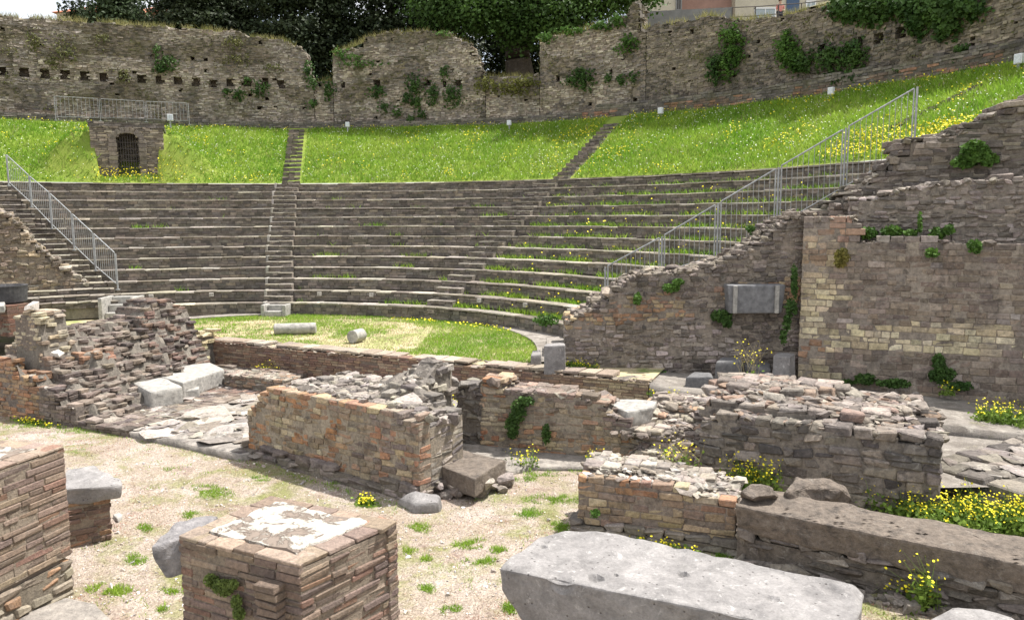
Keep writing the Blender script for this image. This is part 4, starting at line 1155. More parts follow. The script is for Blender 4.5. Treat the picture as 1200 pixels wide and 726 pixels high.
masonry(S, frame(oq, d9), -uq0 + .05, .8, -.95, lambda u, v: tq(u + uq0) - .12 * (v > .4) + .06 * n3(u * 6, v * 6), .085, .15, .2, lambda u, v, z: pick([(.14, .125, .115), (.2, .18, .16), (.26, .235, .21)]), .016, .035, .012, mortar=(.19, .17, .15), out=.05, tilt=.1, lv=.5)
stones_obj('brick_ruin', S, M_BRICK, 'ruined brick wall with an upright post at its left, right of the central ruin', 'ruin', 'broken brick and stone ruins')
# rubble slope between
S = Stones(); oM = Vector((2.0, 12.9, 0)); pM = frame(oM, Vector((.93, -.36, 0)))
def topM(u, v): return -.72 + min(.75, .42 * v + .12) - .12 * max(0, u - 1.3) + .08 * n3(u * 4, v * 4) - (.3 if u < .1 else 0)
masonry(S, pM, 1.75, 2.0, -1.0, topM, .09, .24, .24, lambda u, v, z: pick([(.3, .26, .22), (.4, .35, .3), (.24, .2, .175), (.36, .24, .17)]), .014, .03, .014, tilt=.08)
rubble(S, pM, 1.8, 2.0, lambda u, v: topM(u, v) - .02, 420, .12, lambda u, v, z: pick([(.48, .44, .39), (.36, .32, .28), (.26, .22, .2), (.42, .37, .32)]), .3, .4)
stones_obj('rubble_heap', S, M_BRICK, 'sloping heap of broken stones between the ruined brick wall and the big dark ruin', 'rubble heap')

# ================================================================ BIG DARK RUIN
g0 = at(846, 486, z=.3); g1 = at(1106, 514, z=.3); g0.z = g1.z = 0
d10 = (g1 - g0).normalized(); U10 = (g1 - g0).length; o10 = g0 - d10 * .35; p10 = frame(o10, d10); U10 += .35
def top10(u, v):
    nz = .05 * n3(u * 2.2, v * 2.2, 9) + .05 * n3(u * 6, v * 6, 9)
    if v < .42: z = .3 - .1 * max(0, .5 - u)
    else: z = .44 + .07 * min(1, (v - .42)) + .07 * math.sin(u * 1.7) + .08 * n3(u * 1.3, v, 31)
    if u > U10 - .35: z -= .22 * (1 if v > .42 else .3)
    return z + nz
S = Stones()
masonry(S, p10, U10, 2.15, -1.0, top10, .148, .3, .3, lambda u, v, z: pick([(.13, .115, .105), (.18, .16, .145), (.24, .21, .185), (.1, .09, .085), (.3, .26, .22)] if z < .25 else [(.28, .24, .21), (.36, .31, .27), (.2, .175, .16), (.3, .22, .18)]), .02, .028, .016, mortar=(.22, .195, .17), out=.035, tilt=.04, lv=.5, cin=.026)
rubble(S, p10, U10, 2.15, lambda u, v: top10(u, v) - .05, 900, .13, lambda u, v, z: pick([(.38, .34, .305), (.3, .26, .235), (.45, .41, .37), (.22, .19, .17), (.33, .24, .19)]), .25, .4, v0=.05)
stones_obj('stone_ruin', S, M_BLOCK, 'big two-tiered ruin of dark rough stone blocks, right of centre', 'ruin', 'broken brick and stone ruins')
# platform to its right
sheet('terrace_ground', [(4.2, 13.6), (6.3, 10.9), (7.3, 10.9), (14, 8.6), (16, 14), (12.5, 12.6), (5.2, 15.2)], M_PAVE, res=.3, amp=.02, f=lambda x, y: -.5)
h0 = at(1105, 546, z=-.4); h1 = at(1200, 573, z=-.4); h0.z = h1.z = 0; d11 = (h1 - h0).normalized(); p11 = frame(h0 - d11 * .35, d11)
S = Stones(); top11 = lambda u, v: -.42 + .03 * n3(u * 2, v * 2)
masonry(S, p11, 3.6, 5.4, -1.0, top11, .19, .5, .45, lambda u, v, z: pick([(.2, .18, .16), (.15, .135, .12), (.27, .24, .215)]), .025, .035, .016, mortar=(.22, .2, .17), tilt=.02)
for _ in range(220):
    u, v = random.uniform(.25, 3.3), random.uniform(.25, 5.2); p = p11(u, v); s_ = random.lognormvariate(-2.0, .4)
    S.rock((p[0], p[1], -.43), s_ * 1.7, s_, .03, pick([(.27, .24, .22), (.33, .3, .27), (.22, .195, .175)]), True)
stones_obj('stone_platform', S, M_RUBBLE, 'low flagged platform with a rough stone edge, right of the big dark ruin', 'platform')

# ================================================================ FRONT RIGHT: brick wall and long beam
o6 = Vector((.9, 10.33, 0)); e6 = Vector((2.9, 9.58, 0)); d6 = (e6 - o6).normalized(); U6 = (e6 - o6).length; p6 = frame(o6, d6)
t6 = tabz(o6, d6, [(674, 558), (700, 557), (740, 563), (800, 574), (862, 592)])
top6 = lambda u, v: t6(u) + (.0 if v < .2 else .05 + .05 * n3(u * 4, v * 4))
S = Stones()
masonry(S, p6, U6, .95, -.78, top6, .098, .25, .24, lambda u, v, z: pick([(.34, .19, .12), (.4, .24, .15), (.27, .17, .13), (.3, .22, .16)] if z > t6(u) - .25 and n3(u, z * 2) > -.3 else [(.4, .32, .2), (.36, .28, .19), (.44, .37, .26), (.3, .22, .165), (.25, .19, .155)]) if v < .24 else pick([(.4, .36, .32), (.3, .26, .23)]), .012, .012, .012, mortar=(.25, .21, .18), out=.014, lv=.45, cin=.012)
masonry(S, frame(o6 - Vector((-d6.y, d6.x, 0)) * .1 - d6 * .1, d6), U6 + .2, .5, -1.0, lambda u, v: -.74 + .03 * n3(u * 4, v), .1, .3, .25, lambda u, v, z: pick([(.2, .18, .16), (.27, .24, .21)]), .02, .03)
rubble(S, p6, U6, .95, lambda u, v: top6(u, v) - .02, 330, .085, lambda u, v, z: pick([(.5, .46, .4), (.4, .36, .31), (.58, .55, .5), (.3, .26, .22)]), .3, .4, v0=.05)
stones_obj('brick_wall', S, M_BRICK, 'low wall of orange and yellow bricks joined to the left end of the long stone beam', 'wall')
f0 = at(862, 592, z=-.13); f1 = at(1200, 661, z=-.2); fd = (f1 - f0).normalized(); fn = Vector((-fd.y, fd.x, 0)); fe = f0 + fd * (f1 - f0).length * 1.55
bp = []
for p_, wd in ((f0, .72), (f1, .78), (fe, .8)):
    for k, dz in ((0, 0), (1, .03)):
        q_ = p_ + fn * wd * k; bp.append(q_ + Vector((0, 0, dz))); bp.append(q_ + Vector((0, 0, -.36)) + fn * (.05 if k == 0 else 0))
tag(hull_block('stone_beam', bp, M_DARKST, .05, .035, None, .03, 15, 2.6), 'long dark weathered stone beam lying at the lower right', 'stone beam')
S = Stones(); pf = frame(f0 + fn * .06, Vector((fd.x, fd.y, 0)))
masonry(S, pf, 4.8, .75, -1.0, lambda u, v: -.51, .11, .3, .3, lambda u, v, z: pick([(.17, .15, .13), (.22, .19, .165), (.28, .25, .22), (.13, .115, .1)]), .02, .04, .014, mortar=(.16, .14, .12), out=.05)
rubble(S, frame(f0 - fn * .2, Vector((fd.x, fd.y, 0))), 4.6, .3, lambda u, v: -.92, 160, .1, lambda u, v, z: pick([(.2, .18, .155), (.28, .25, .22), (.36, .32, .28)]), .1, .6, bd=False)
stones_obj('beam_footing', S, M_RUBBLE, 'dark rubble footing under the long stone beam', 'footing')
hull_block_pts = [at(x, y, z=z_) for (x, y, z_) in [(922, 575, -.02), (935, 557, .02), (980, 562, .02), (985, 572, -.05), (1003, 588, -.3), (940, 590, -.25), (985, 592, -.3), (918, 585, -.25)]]
tag(hull_block('masonry_lump', hull_block_pts + [Vector((p_.x, p_.y, -.4)) for p_ in hull_block_pts], M_DARKST, .05, .05, None, .02, 16, 5), 'broken lump of old masonry resting behind the left end of the long beam', 'masonry lump')
tag(hull_block('masonry_lump', [at(x, y, z=z_) for (x, y, z_) in [(868, 575, .0), (880, 566, .08), (905, 570, .08), (909, 580, .0), (880, 583, -.02)]] + [at(x, y, z=-.15) for (x, y) in [(866, 583), (880, 577), (912, 583), (885, 590)]], M_DARKST, .05, .03, None, .02, 17, 5), 'small dark broken stone on the join of the brick wall and the long beam', 'masonry lump')

# ================================================================ PIERS
PP_ = [(.22, .165, .135), (.27, .205, .16), (.175, .135, .115), (.31, .245, .19), (.26, .165, .125), (.24, .18, .15)]
def pier_faces(S, C4, z0, z1, h, l, pal, faces=(0, 1, 2, 3), lower=None, bev=.007, jit=.006, out=.01, gap=.012):
    for i in faces:
        a = Vector((*xy(C4[i]), 0)); b = Vector((*xy(C4[(i + 1) % 4]), 0)); d_ = (b - a).normalized()
        if lower: masonry(S, frame(a, d_), (b - a).length, .13, z0, lambda u, v: lower, .12, .28, .13, lambda u, v, z: pick([(.3, .26, .2), (.38, .24, .15), (.24, .2, .165), (.34, .31, .24)]), .02, .02, .02, out=.02, mortar=(.22, .19, .15))
        masonry(S, frame(a, d_), (b - a).length, .13, lower if lower else z0, lambda u, v: z1, h, l, .13, pal, bev, jit, gap, out=out, mortar=(.27, .225, .18), coref=.1, tilt=.004, lv=.5, cin=.011)
def prism(name, C4, z0, z1, mat, inset, parent, tint=None):
    c = sum((Vector((*xy(p), 0)) for p in C4), Vector()) / 4; bm = bmesh.new(); A = []; B = []
    for p in C4:
        q_ = c + (Vector((*xy(p), 0)) - c) * (1 - inset); A.append(bm.verts.new((q_.x, q_.y, z0))); B.append(bm.verts.new((q_.x, q_.y, z1)))
    bm.faces.new(A[::-1]); bm.faces.new(B)
    for i in range(4): bm.faces.new((A[i], A[(i + 1) % 4], B[(i + 1) % 4], B[i]))
    return bm_obj(name, bm, mat, parent)
M_CORE = flat_mat('mortar_core', (.2, .165, .135), .95)
def plaster_mat():
    mt, nt, b = newmat('old_white_plaster'); p = geo(nt)
    n = noisef(nt, 4.2, 7, .68, p, .5); n2 = noisef(nt, 26, 5, .7, p)
    c = mixc(nt, ramp(nt, n2, .3, .7), (.44, .41, .35, 1), (.66, .63, .57, 1))
    c = mixc(nt, ramp(nt, n, .47, .53), c, (.22, .18, .15, 1))
    nt.links.new(c, b.inputs['Base Color']); b.inputs['Roughness'].default_value = .95
    hh = nt.nodes.new('ShaderNodeMath'); hh.operation = 'MULTIPLY'; nt.links.new(ramp(nt, n, .48, .56, (1, 1, 1, 1), (0, 0, 0, 1)), hh.inputs[0]); nt.links.new(n2, hh.inputs[1])
    bump(nt, b, hh.outputs[0], .9, .03); return mt
M_PLAST = plaster_mat()
def plaster(parent, C4, z, inset, seed):
    c = sum((Vector((*xy(p), 0)) for p in C4), Vector()) / 4; bm = bmesh.new(); ring = []
    n = 40
    for i in range(n):
        t_ = i / n * 4; k = int(t_) % 4; f_ = t_ - int(t_)
        p = Vector((*xy(C4[k]), 0)).lerp(Vector((*xy(C4[(k + 1) % 4]), 0)), f_)
        p = c + (p - c) * (inset + .1 * n3(i * .45, seed) + .05 * n3(i * 1.3, seed))
        ring.append(bm.verts.new((p.x, p.y, z + .022)))
    ctr = bm.verts.new((c.x, c.y, z + .03))
    low = [bm.verts.new((v.co.x + (v.co.x - c.x) * .02, v.co.y + (v.co.y - c.y) * .02, z - .01)) for v in ring]
    for i in range(n):
        bm.faces.new((ring[i], ring[(i + 1) % n], ctr)); bm.faces.new((low[i], low[(i + 1) % n], ring[(i + 1) % n], ring[i]))
    bmesh.ops.subdivide_edges(bm, edges=[e for e in bm.edges if ctr in e.verts], cuts=5)
    bmesh.ops.triangulate(bm, faces=bm.faces[:])
    for v in bm.verts:
        if v.co.z > z + .01: v.co.z += .02 * n3(v.co.x * 8, v.co.y * 8, seed)
    return bm_obj('plaster_patch', bm, M_PLAST, parent)
def top_tiles(S, C4, z, wdt=.2, l=.33, pal=None):
    """flat tiles laid round the edge of the top"""
    for i in range(4):
        a = Vector((*xy(C4[i]), 0)); b = Vector((*xy(C4[(i + 1) % 4]), 0)); d_ = (b - a).normalized(); n_ = Vector((-d_.y, d_.x, 0)); L = (b - a).length; u = 0
        while u < L - .02:
            ln = min(l * random.uniform(.6, 1.3), L - u)
            if L - u - ln < .12: ln = L - u
            q_ = a + d_ * (u + ln / 2) + n_ * (wdt / 2 + random.uniform(0, .012))
            S.box((q_.x, q_.y, z + random.uniform(-.003, .003)), math.atan2(d_.y, d_.x), ln / 2 - .004, wdt / 2, .018, pick(pal or [(.34, .27, .215), (.28, .21, .17), (.38, .3, .24), (.32, .2, .15)]), .006, .006); u += ln
pierpal = lambda u, v, z: pick(PP_)
# middle pier
CA, CB, CC, CD = at(208.7, 628, z=.87), at(351, 662.7, z=.87), at(466, 610.7, z=.87), at(319, 580, z=.87)
C4 = [CA, CB, CC, CD]; tp = thing('brick_pier', 'square thin-brick pier with a white plastered top, at the bottom centre-left', 'pier', (-2, 6.3, -.9), 'square thin-brick piers')
S = Stones(); pier_faces(S, C4, -.95, .84, .066, .3, pierpal)
# pilaster strip on the right part of the left face
dAB = (CB - CA); dAB.z = 0; LAB = dAB.length; dAB.normalize(); nAB = Vector((-dAB.y, dAB.x, 0))
masonry(S, frame(Vector((*xy(CA), 0)) + dAB * (LAB - .37) - nAB * .1, dAB), .22, .14, -.95, lambda u, v: .72, .066, .24, .14, pierpal, .007, .008, .011, mortar=(.2, .165, .135))
link('brickwork', S.mesh('brickwork'), M_PIER, tp)
prism('core', C4, -.95, .855, M_CORE, .09, tp)
S = Stones(); top_tiles(S, C4, .858, .22); 
top_tiles(S, [CA.lerp(CC, .16), CB.lerp(CD, .16), CC.lerp(CA, .16), CD.lerp(CB, .16)], .85, .25, .28)
link('top_tiles', S.mesh('top_tiles'), M_PIER, tp)
plaster(tp, C4, .868, .72, 3)
z8 = .86
b1_ = at(178, 641, z=.8); b2_ = at(184, 629, z=.83); b3_ = at(208, 612, z=.84); b4_ = at(256, 603, z=.84); b5_ = CA + Vector((.15, .1, -.03))
br = [b1_, b2_, b3_, b4_, b5_, b1_ + Vector((.02, 0, -.16)), b2_ + Vector((.08, 0, -.28)), b3_ + Vector((.05, 0, -.3)), b4_ + Vector((0, 0, -.3)), b5_ + Vector((0, 0, -.3)), b1_.lerp(CA, .5) + Vector((0, 0, -.33))]
tag(hull_block('stone_bracket', br, stone_mat('grey_bracket_stone', base=(.24, .23, .235), fine=12, lich=.3, dark=.35, bs=.9, bd=.02, big=2), .03, .03, None, .015, 18, 4), 'dark grey limestone bracket jutting from the left side of the middle pier', 'bracket')
# left pier
P1 = Vector((-5.2, 8.64, 0)); dlp = Vector((.272, .962, 0)).normalized(); nlp = Vector((-dlp.y, dlp.x, 0))
C4 = [P1 - dlp * 1.5, P1, P1 + nlp * 1.2, P1 - dlp * 1.5 + nlp * 1.2]
tp = thing('brick_pier', 'tall thin-brick pier cut by the left edge of the view', 'pier', (-5.9, 8.2, -.9), 'square thin-brick piers')
S = Stones(); pier_faces(S, C4, -.95, .86, .07, .34, pierpal, lower=-.42, out=.009); link('brickwork', S.mesh('brickwork'), M_PIER, tp)
prism('core', C4, -.95, .872, M_CORE, .08, tp)
S = Stones(); top_tiles(S, C4, .878, .24); 
cc_ = sum(C4, Vector()) / 4; top_tiles(S, [cc_ + (p - cc_) * .66 for p in C4], .873, .2)
link('top_tiles', S.mesh('top_tiles'), M_PIER, tp); plaster(tp, C4, .887, .66, 5)
# capstone pier
q0 = at(79, 645, z=-.9); q1 = at(132, 633, z=-.9); q0.z = q1.z = 0; d2 = (q1 - q0).normalized(); n2_ = Vector((-d2.y, d2.x, 0)); q0 = q0 - d2 * .5
C4 = [q0, q1, q1 + n2_ * .75, q0 + n2_ * .75]
S = Stones(); pier_faces(S, C4, -.95, -.31, .075, .24, lambda u, v, z: pick([(.26, .17, .13), (.2, .14, .115), (.36, .22, .14)]), jit=.01, out=.016)
tp = thing('capped_pier', 'short brick pier under a thick grey capstone, behind the left pier', 'pier', (-5.9, 10, -.9), 'square thin-brick piers')
link('brickwork', S.mesh('brickwork'), M_PIER, tp); prism('core', C4, -.95, -.3, M_CORE, .09, tp)
cap = [at(60, 574, z=-.06), at(78, 548, z=-.04), at(112, 545, z=-.04), at(143, 562, z=-.07), at(144, 568, z=-.1), at(104, 571, z=-.07)]
cap += [Vector((p.x, p.y, -.3)) + Vector(((cc.x - p.x) * .08, (cc.y - p.y) * .08, 0)) for cc in [sum(cap, Vector()) / 6] for p in cap]
hull_block('capstone', cap, M_LIME, .05, .025, tp, .03, 19, 4)
block_px('stone_block', 'fist-sized white stone on the gravel beside the capped pier', 'stone block', [(132, 602), (140, 598), (144, 602), (138, 608)], -.82, -.93, M_MARB, GB, seed=20, bevel=.02, sub=.04)
block_px('paving_slab', 'pale cracked paving slab at the foot of the left pier', 'stone slab', [(20, 722), (78, 698), (112, 706), (150, 745), (20, 760)], -.84, -1.0, M_FLAG, GB, seed=21, sub=.06, amp=.01)

# ================================================================ BIG LIMESTONE SLAB
ZS = .15
TP = [(585, 666), (597, 652), (632, 628), (662, 621), (700, 622), (767, 634), (800, 647), (850, 654), (913, 666), (1000, 684), (1012, 697)]
T3 = [at(x, y, z=ZS - (.05 if i in (0, 10) else 0)) for i, (x, y) in enumerate(TP)]
fr = at(585, 666, z=ZS); fdir = (at(800, 707, z=ZS) - fr).normalized()
fr_end = fr + fdir * 3.12
allp = T3 + [fr_end + Vector((0, .0, -.02)), fr + fdir * .1]
low = [Vector((p.x + .0, p.y, ZS - .62)) for p in T3[2:10]] + [fr_end + Vector((-.02, .05, -.6)), fr + fdir * .3 + Vector((0, .05, -.6)), fr + fdir * .02 + Vector((0, .02, -.22))]
ch = [(at(698, 676, z=ZS), .06, .06), (at(722, 672, z=ZS), .02, .03), (at(800, 672, z=ZS), .04, .05), (at(640, 634, z=ZS), .03, .03), (at(637, 640, z=ZS), .03, .03), (at(975, 690, z=ZS), .07, .03), (at(905, 700, z=ZS), .05, .03), (at(790, 646, z=ZS), .12, .03), (at(655, 683, z=ZS), .12, .04), (at(870, 717, z=ZS), .15, .03)]
tag(hull_block('limestone_slab', allp + low, M_LIME, .028, .02, None, .016, 25, 3.2, [(tuple(c_), r_ * 1.3, d_ * 1.5) for c_, r_, d_ in ch]), 'huge pale grey limestone slab with small sockets, lying at the bottom right', 'stone slab')
S = Stones(); sp = frame(fr + fdir * .5 + Vector((.1, .12, 0)), fdir)
masonry(S, sp, 2.3, .75, -.95, lambda u, v: ZS - .61, .09, .3, .3, lambda u, v, z: pick(PP_), .008, .01, .012)
stones_obj('slab_support', S, M_PIER, 'low brick support under the huge limestone slab', 'support')
block_px('stone_block', 'pale grey stone peeping in at the bottom right edge beside the flowering weed', 'stone block', [(1085, 726), (1118, 709), (1150, 711), (1192, 722), (1190, 740), (1090, 745)], -.55, -.95, M_LIME, GB, seed=26, bevel=.05)

# ================================================================ VEGETATION
def blades(name, P, H, W, mat, lean=.35, label=None, cat=None, kind='stuff', parent=None, group=None):
    """P (n,3) roots; H, W arrays or floats; one thin triangle each"""
    P = np.asarray(P, float); n = len(P); H = np.broadcast_to(H, n) * RNG.uniform(.55, 1.25, n); W = np.broadcast_to(W, n)
    a = RNG.uniform(0, 6.283, n); ln = RNG.normal(0, lean, (n, 2)) * H[:, None]
    dx = np.stack([np.cos(a) * W / 2, np.sin(a) * W / 2, np.zeros(n)], 1)
    tip = P + np.stack([ln[:, 0], ln[:, 1], H], 1)
    V = np.stack([P - dx, P + dx, tip], 1).reshape(-1, 3); F = np.arange(3 * n).reshape(-1, 3)
    me = np_mesh(name, V, [F], RNG.uniform(0, 1, (n, 3)))
    o = link(name, me, mat, parent); tag(o, label, cat, group, kind); return o
def leaves_mesh(name, P, size, N=None, tilt=.6):
    """rhombic leaves at P with preferred normals N"""
    P = np.asarray(P, float); n = len(P)
    if N is None: N = RNG.normal(0, 1, (n, 3))
    else: N = np.asarray(N) + RNG.normal(0, tilt, (n, 3))
    N /= np.linalg.norm(N, axis=1)[:, None] + 1e-9
    t = RNG.normal(0, 1, (n, 3)); t -= (t * N).sum(1)[:, None] * N; t /= np.linalg.norm(t, axis=1)[:, None] + 1e-9
    b = np.cross(N, t); s = size * RNG.uniform(.6, 1.3, n)[:, None]
    V = np.stack([P - t * s * .5, P + b * s * .33 + N * s * .06, P + t * s * .5, P - b * s * .33 + N * s * .06], 1).reshape(-1, 3)
    return np_mesh(name, V, [np.arange(4 * n).reshape(-1, 4)], RNG.uniform(0, 1, (n, 3)))
def flowers_mesh(name, P, size, up=.8):
    """small five to six sided heads, slightly cupped"""
    P = np.asarray(P, float); n = len(P)
    N = RNG.normal(0, .45, (n, 3)); N[:, 2] += up; N[:, 1] -= .35; N /= np.linalg.norm(N, axis=1)[:, None]
    t = RNG.normal(0, 1, (n, 3)); t -= (t * N).sum(1)[:, None] * N; t /= np.linalg.norm(t, axis=1)[:, None]; b = np.cross(N, t)
    s = size * RNG.uniform(.7, 1.25, n)[:, None] / 2
    ring = [P + (t * math.cos(k * 1.0472) + b * math.sin(k * 1.0472)) * s * (1 if k % 2 else .86) for k in range(6)]
    V = np.stack(ring + [P - N * s * .5], 1).reshape(-1, 3)
    base = (np.arange(n) * 7)[:, None]
    top = (base + np.arange(6)[None]); side = np.concatenate([np.concatenate([base + (k + 1) % 6, base + k, base + 6], 1) for k in range(6)])
    ti = np.repeat(RNG.uniform(0, 1, (n, 3)), 1, axis=0)
    V = V.astype(np.float32); me = bpy.data.meshes.new(name)
    return np_mesh(name, V, [top, side], None)

# meadow
def meadow_pts(n, f=None, p0=136, p1=4, r0=20.7, r1=26.2):
    ph = RNG.uniform(p1, p0, n); r_ = np.sqrt(RNG.uniform(r0 ** 2, r1 ** 2, n)); out = []
    for a, b in zip(ph, r_):
        if f and not f(a, b): continue
        x = CX + b * math.cos(R(a)); y = CY + b * math.sin(R(a))
        z = bank_z(x, y)
        if abs(math.hypot(x - gp.x, y - gp.y)) < 5 and b < 25.5: 
            u_ = (Vector((x, y, 0)) - gp).dot(tx)
            v_ = (x - gp.x) * -tx.y + (y - gp.y) * tx.x
            if abs(u_) < 1.68 and v_ > -.05: continue
        if b > 25.85: continue
        out.append((x, y, z - .01))
    return np.array(out)
def off_steps(a, b):
    k = (b - 20.6) / 5.4
    for (a0, a1) in ((93.5, 94.8), (57.65, 57.1)):
        if abs(a - (a0 * (1 - k) + a1 * k)) < math.degrees(.45 / b): return False
    return True
blades('meadow_grass', meadow_pts(130000, off_steps), .2, .03, M_GRASS, .5, 'lush green grass covering the bank above the seats', 'grass')
blades('dry_meadow_grass', meadow_pts(9000, lambda a, b: off_steps(a, b) and n3(a * .25, b * .8, 7) > 0), .24, .02, M_DRY, .4, 'paler dry grass stalks among the green of the bank', 'grass')
def yel(a, b):
    if not off_steps(a, b): return False
    k = n3(a * .28, b * .6, 20) + .5 * n3(a * .9, b * 2, 4)
    den = .012 + max(0, k - .12) * 1.4
    if a < 26 and b < 22.4 - (26 - a) * .02: den += .75
    if abs(a - 55.5) < 3: den += .2
    if abs(a - 60) < 2.5: den += .18
    if 106 < a < 119 and b < 22.5: den += .25
    if b > 25.5: den += .25
    return random.random() < den
PY_ = meadow_pts(20000, yel); PY_[:, 2] += RNG.uniform(.1, .26, len(PY_))
gq = [gp + tx * random.uniform(-1.2, 1.6) + Vector((random.gauss(0, .1), -random.uniform(0, .5), 0)) for _ in range(160)]
PY3 = np.array([(q_.x, q_.y, bank_z(q_.x, q_.y) + random.uniform(.1, .5)) for q_ in gq])
PY2 = meadow_pts(1300, lambda a, b: random.random() < .8, 27, 8, 20.8, 22.3); PY2[:, 2] += RNG.uniform(.12, .34, len(PY2))
tag(link('yellow_meadow_flowers', flowers_mesh('yellow_meadow_flowers', np.concatenate([PY_, PY2, PY3]), .055), M_YEL), 'small yellow flowers dotted over the grass bank', 'flowers', kind='stuff')
PW_ = meadow_pts(15000, lambda a, b: off_steps(a, b) and random.random() < .25 + .9 * max(0, n3(a * .3, b * .7, 31) + .1)); PW_[:, 2] += RNG.uniform(.08, .22, len(PW_))
tag(link('white_meadow_flowers', flowers_mesh('white_meadow_flowers', PW_, .04), M_WPET), 'tiny white flowers speckling the grass bank', 'flowers', kind='stuff')

# lawn blades
P = []
while len(P) < 34000:
    a = random.uniform(-30, 190); r_ = OR_ * math.sqrt(random.random()); x = OC[0] + r_ * math.cos(R(a)); y = OC[1] + r_ * math.sin(R(a))
    q_ = Vector((x, y, 0)) - FW0
    if q_.dot(FWn) < .65: continue
    den = .3 + 1.3 * n3(x * .45, y * .45, 3) + .7 * n3(x * 1.7, y * 1.7, 3) + (.5 if x > -2.5 else 0) + (.5 if r_ > OR_ - 1.3 else 0)
    if random.random() < den: P.append((x, y, -.01))
blades('lawn_grass', P, .075, .02, M_GRASS, .6, 'patchy short green grass on the round orchestra lawn', 'grass')
P = [];
while len(P) < 14000:
    a = random.uniform(-30, 190); r_ = OR_ * math.sqrt(random.random()); x = OC[0] + r_ * math.cos(R(a)); y = OC[1] + r_ * math.sin(R(a))
    if (Vector((x, y, 0)) - FW0).dot(FWn) > .6: P.append((x, y, -.01))
blades('dry_lawn_grass', P, .06, .02, M_DRY, .8, 'straw coloured dry grass on the round orchestra lawn', 'grass')
PF = [(p[0] + random.gauss(0, .05), p[1], .08) for p in (pol(random.uniform(11.4, 12.05), random.uniform(40, 66)) for _ in range(80))]
tag(link('lawn_flowers', flowers_mesh('lawn_flowers', PF, .06), M_YEL), 'yellow flowers along the foot of the seats near the right stairway', 'flowers', kind='stuff')

# grass on the treads
P = []; PF = []
for k in range(1, 13):
    for _ in range(8500):
        a = random.uniform(rightphi[k] - 2, 112); rr = row_r(k) + random.triangular(.3, .68, .62)
        den = -.28 + 1.1 * n3(a * .22, k * 3.3) + (.75 if a < 57 else (.16 if a < 88 else -.12)) - (.15 if k > 10 else 0)
        if random.random() < den * .5:
            p = pol(rr, a, row_z(k) - .03); P.append(p[:])
            if random.random() < .02 and a < 60: PF.append((p.x, p.y, p.z + random.uniform(.1, .3)))
blades('tread_grass', P, .19, .026, M_GRASS, .5, 'green grass growing along the stone seat treads', 'grass')
tag(link('tread_flowers', flowers_mesh('tread_flowers', PF, .06), M_YEL), 'yellow flowers growing along the right seat treads', 'flowers', kind='stuff')

# gravel yard: tufts, straw, pebbles
G = []; D = []; RD_ = []
def clear_of(x, y): return True
tufts = [(250, 578, 26, 8), (225, 604, 14, 5), (130, 690, 30, 9), (205, 690, 16, 6), (184, 712, 14, 6), (95, 531, 11, 4), (202, 549, 12, 3), (305, 560, 13, 4), (160, 655, 14, 8), (240, 572, 18, 6),
         (30, 500, 40, 4), (90, 505, 30, 4), (60, 492, 50, 3), (240, 520, 40, 3), (550, 637, 22, 8), (585, 645, 12, 6), (562, 658, 22, 5), (490, 620, 16, 8), (480, 645, 10, 6), (620, 600, 18, 7), (655, 616, 20, 8), (650, 585, 40, 6),
         (700, 552, 45, 4), (615, 562, 20, 4), (640, 556, 30, 4), (530, 715, 14, 8), (600, 712, 12, 8), (435, 592, 14, 4), (398, 565, 22, 3), (500, 655, 8, 5), (700, 640, 10, 3), (840, 652, 24, 4), (800, 640, 14, 4), (1050, 700, 14, 5), (470, 560, 12, 3), (330, 590, 10, 4), (500, 690, 10, 7), (90, 560, 16, 5), (170, 620, 10, 6), (650, 660, 14, 4)]
for (px, py, rx, ry) in tufts:
    for _ in range(int(10 * rx * ry / 2 * (.9 if py < 560 else 1))):
        qx = random.gauss(0, .5); qy = random.gauss(0, .5)
        if qx * qx + qy * qy > 1: continue
        p = at(px + qx * rx, py + qy * ry, z=-.9); k = n3(p.x * 5, p.y * 5, 2)
        if k > -.12: G.append((p.x, p.y, gz(p.x, p.y) - .01))
for _ in range(190000):
    x, y = random.uniform(-13, 7), random.uniform(4, 17.5)
    k = n3(x * .9, y * .9, 11) + .6 * n3(x * 3, y * 3, 11)
    if k > -.12 and random.random() < .55: D.append((x, y, gz(x, y) - .005))
    elif n3(x * .8, y * .8, 41) + .4 * n3(x * 3, y * 3, 4) > .16 and random.random() < .6: RD_.append((x, y, gz(x, y) - .005))
    elif k < -.22 and n3(x * 2.2, y * 2.2, 8) > .0 and random.random() < .4: G.append((x, y, gz(x, y) - .01))
for (la, lb, off, cnt) in [(Vector(o7), Vector(o7) + d7 * 4.4, -.25, 900), (Vector(o6), Vector(e6), -.2, 500), (Vector(e0), Vector(e0) + de * (Le + 2), -.1, 900), (Vector((*xy(C4[0]), 0)), Vector((*xy(C4[1]), 0)), -.1, 120), (f0, f0 + fd * 3.2, -.35, 500)]:
    d_ = (lb - la); d_.z = 0; L_ = d_.length; d_.normalize(); nn_ = Vector((-d_.y, d_.x, 0))
    for _ in range(cnt):
        s_ = random.uniform(0, L_)
        if n3(s_ * 1.3, cnt) < -.1: continue
        p = la + d_ * s_ + nn_ * (off - abs(random.gauss(0, .07))); (G if random.random() < .6 else D).append((p.x, p.y, gz(p.x, p.y) - .01))
blades('yard_grass', G, .055, .013, M_GRASS, .6, 'small green grass tufts scattered over the pale gravel', 'grass')
blades('dry_yard_grass', D, .035, .008, M_DRY, 1.4, 'straw coloured dry grass scattered over the pale gravel', 'grass')
blades('reddish_groundcover', RD_, .025, .012, M_RED, 1.0, 'reddish creeping groundcover on the pale gravel', 'ground cover')
S = Stones()
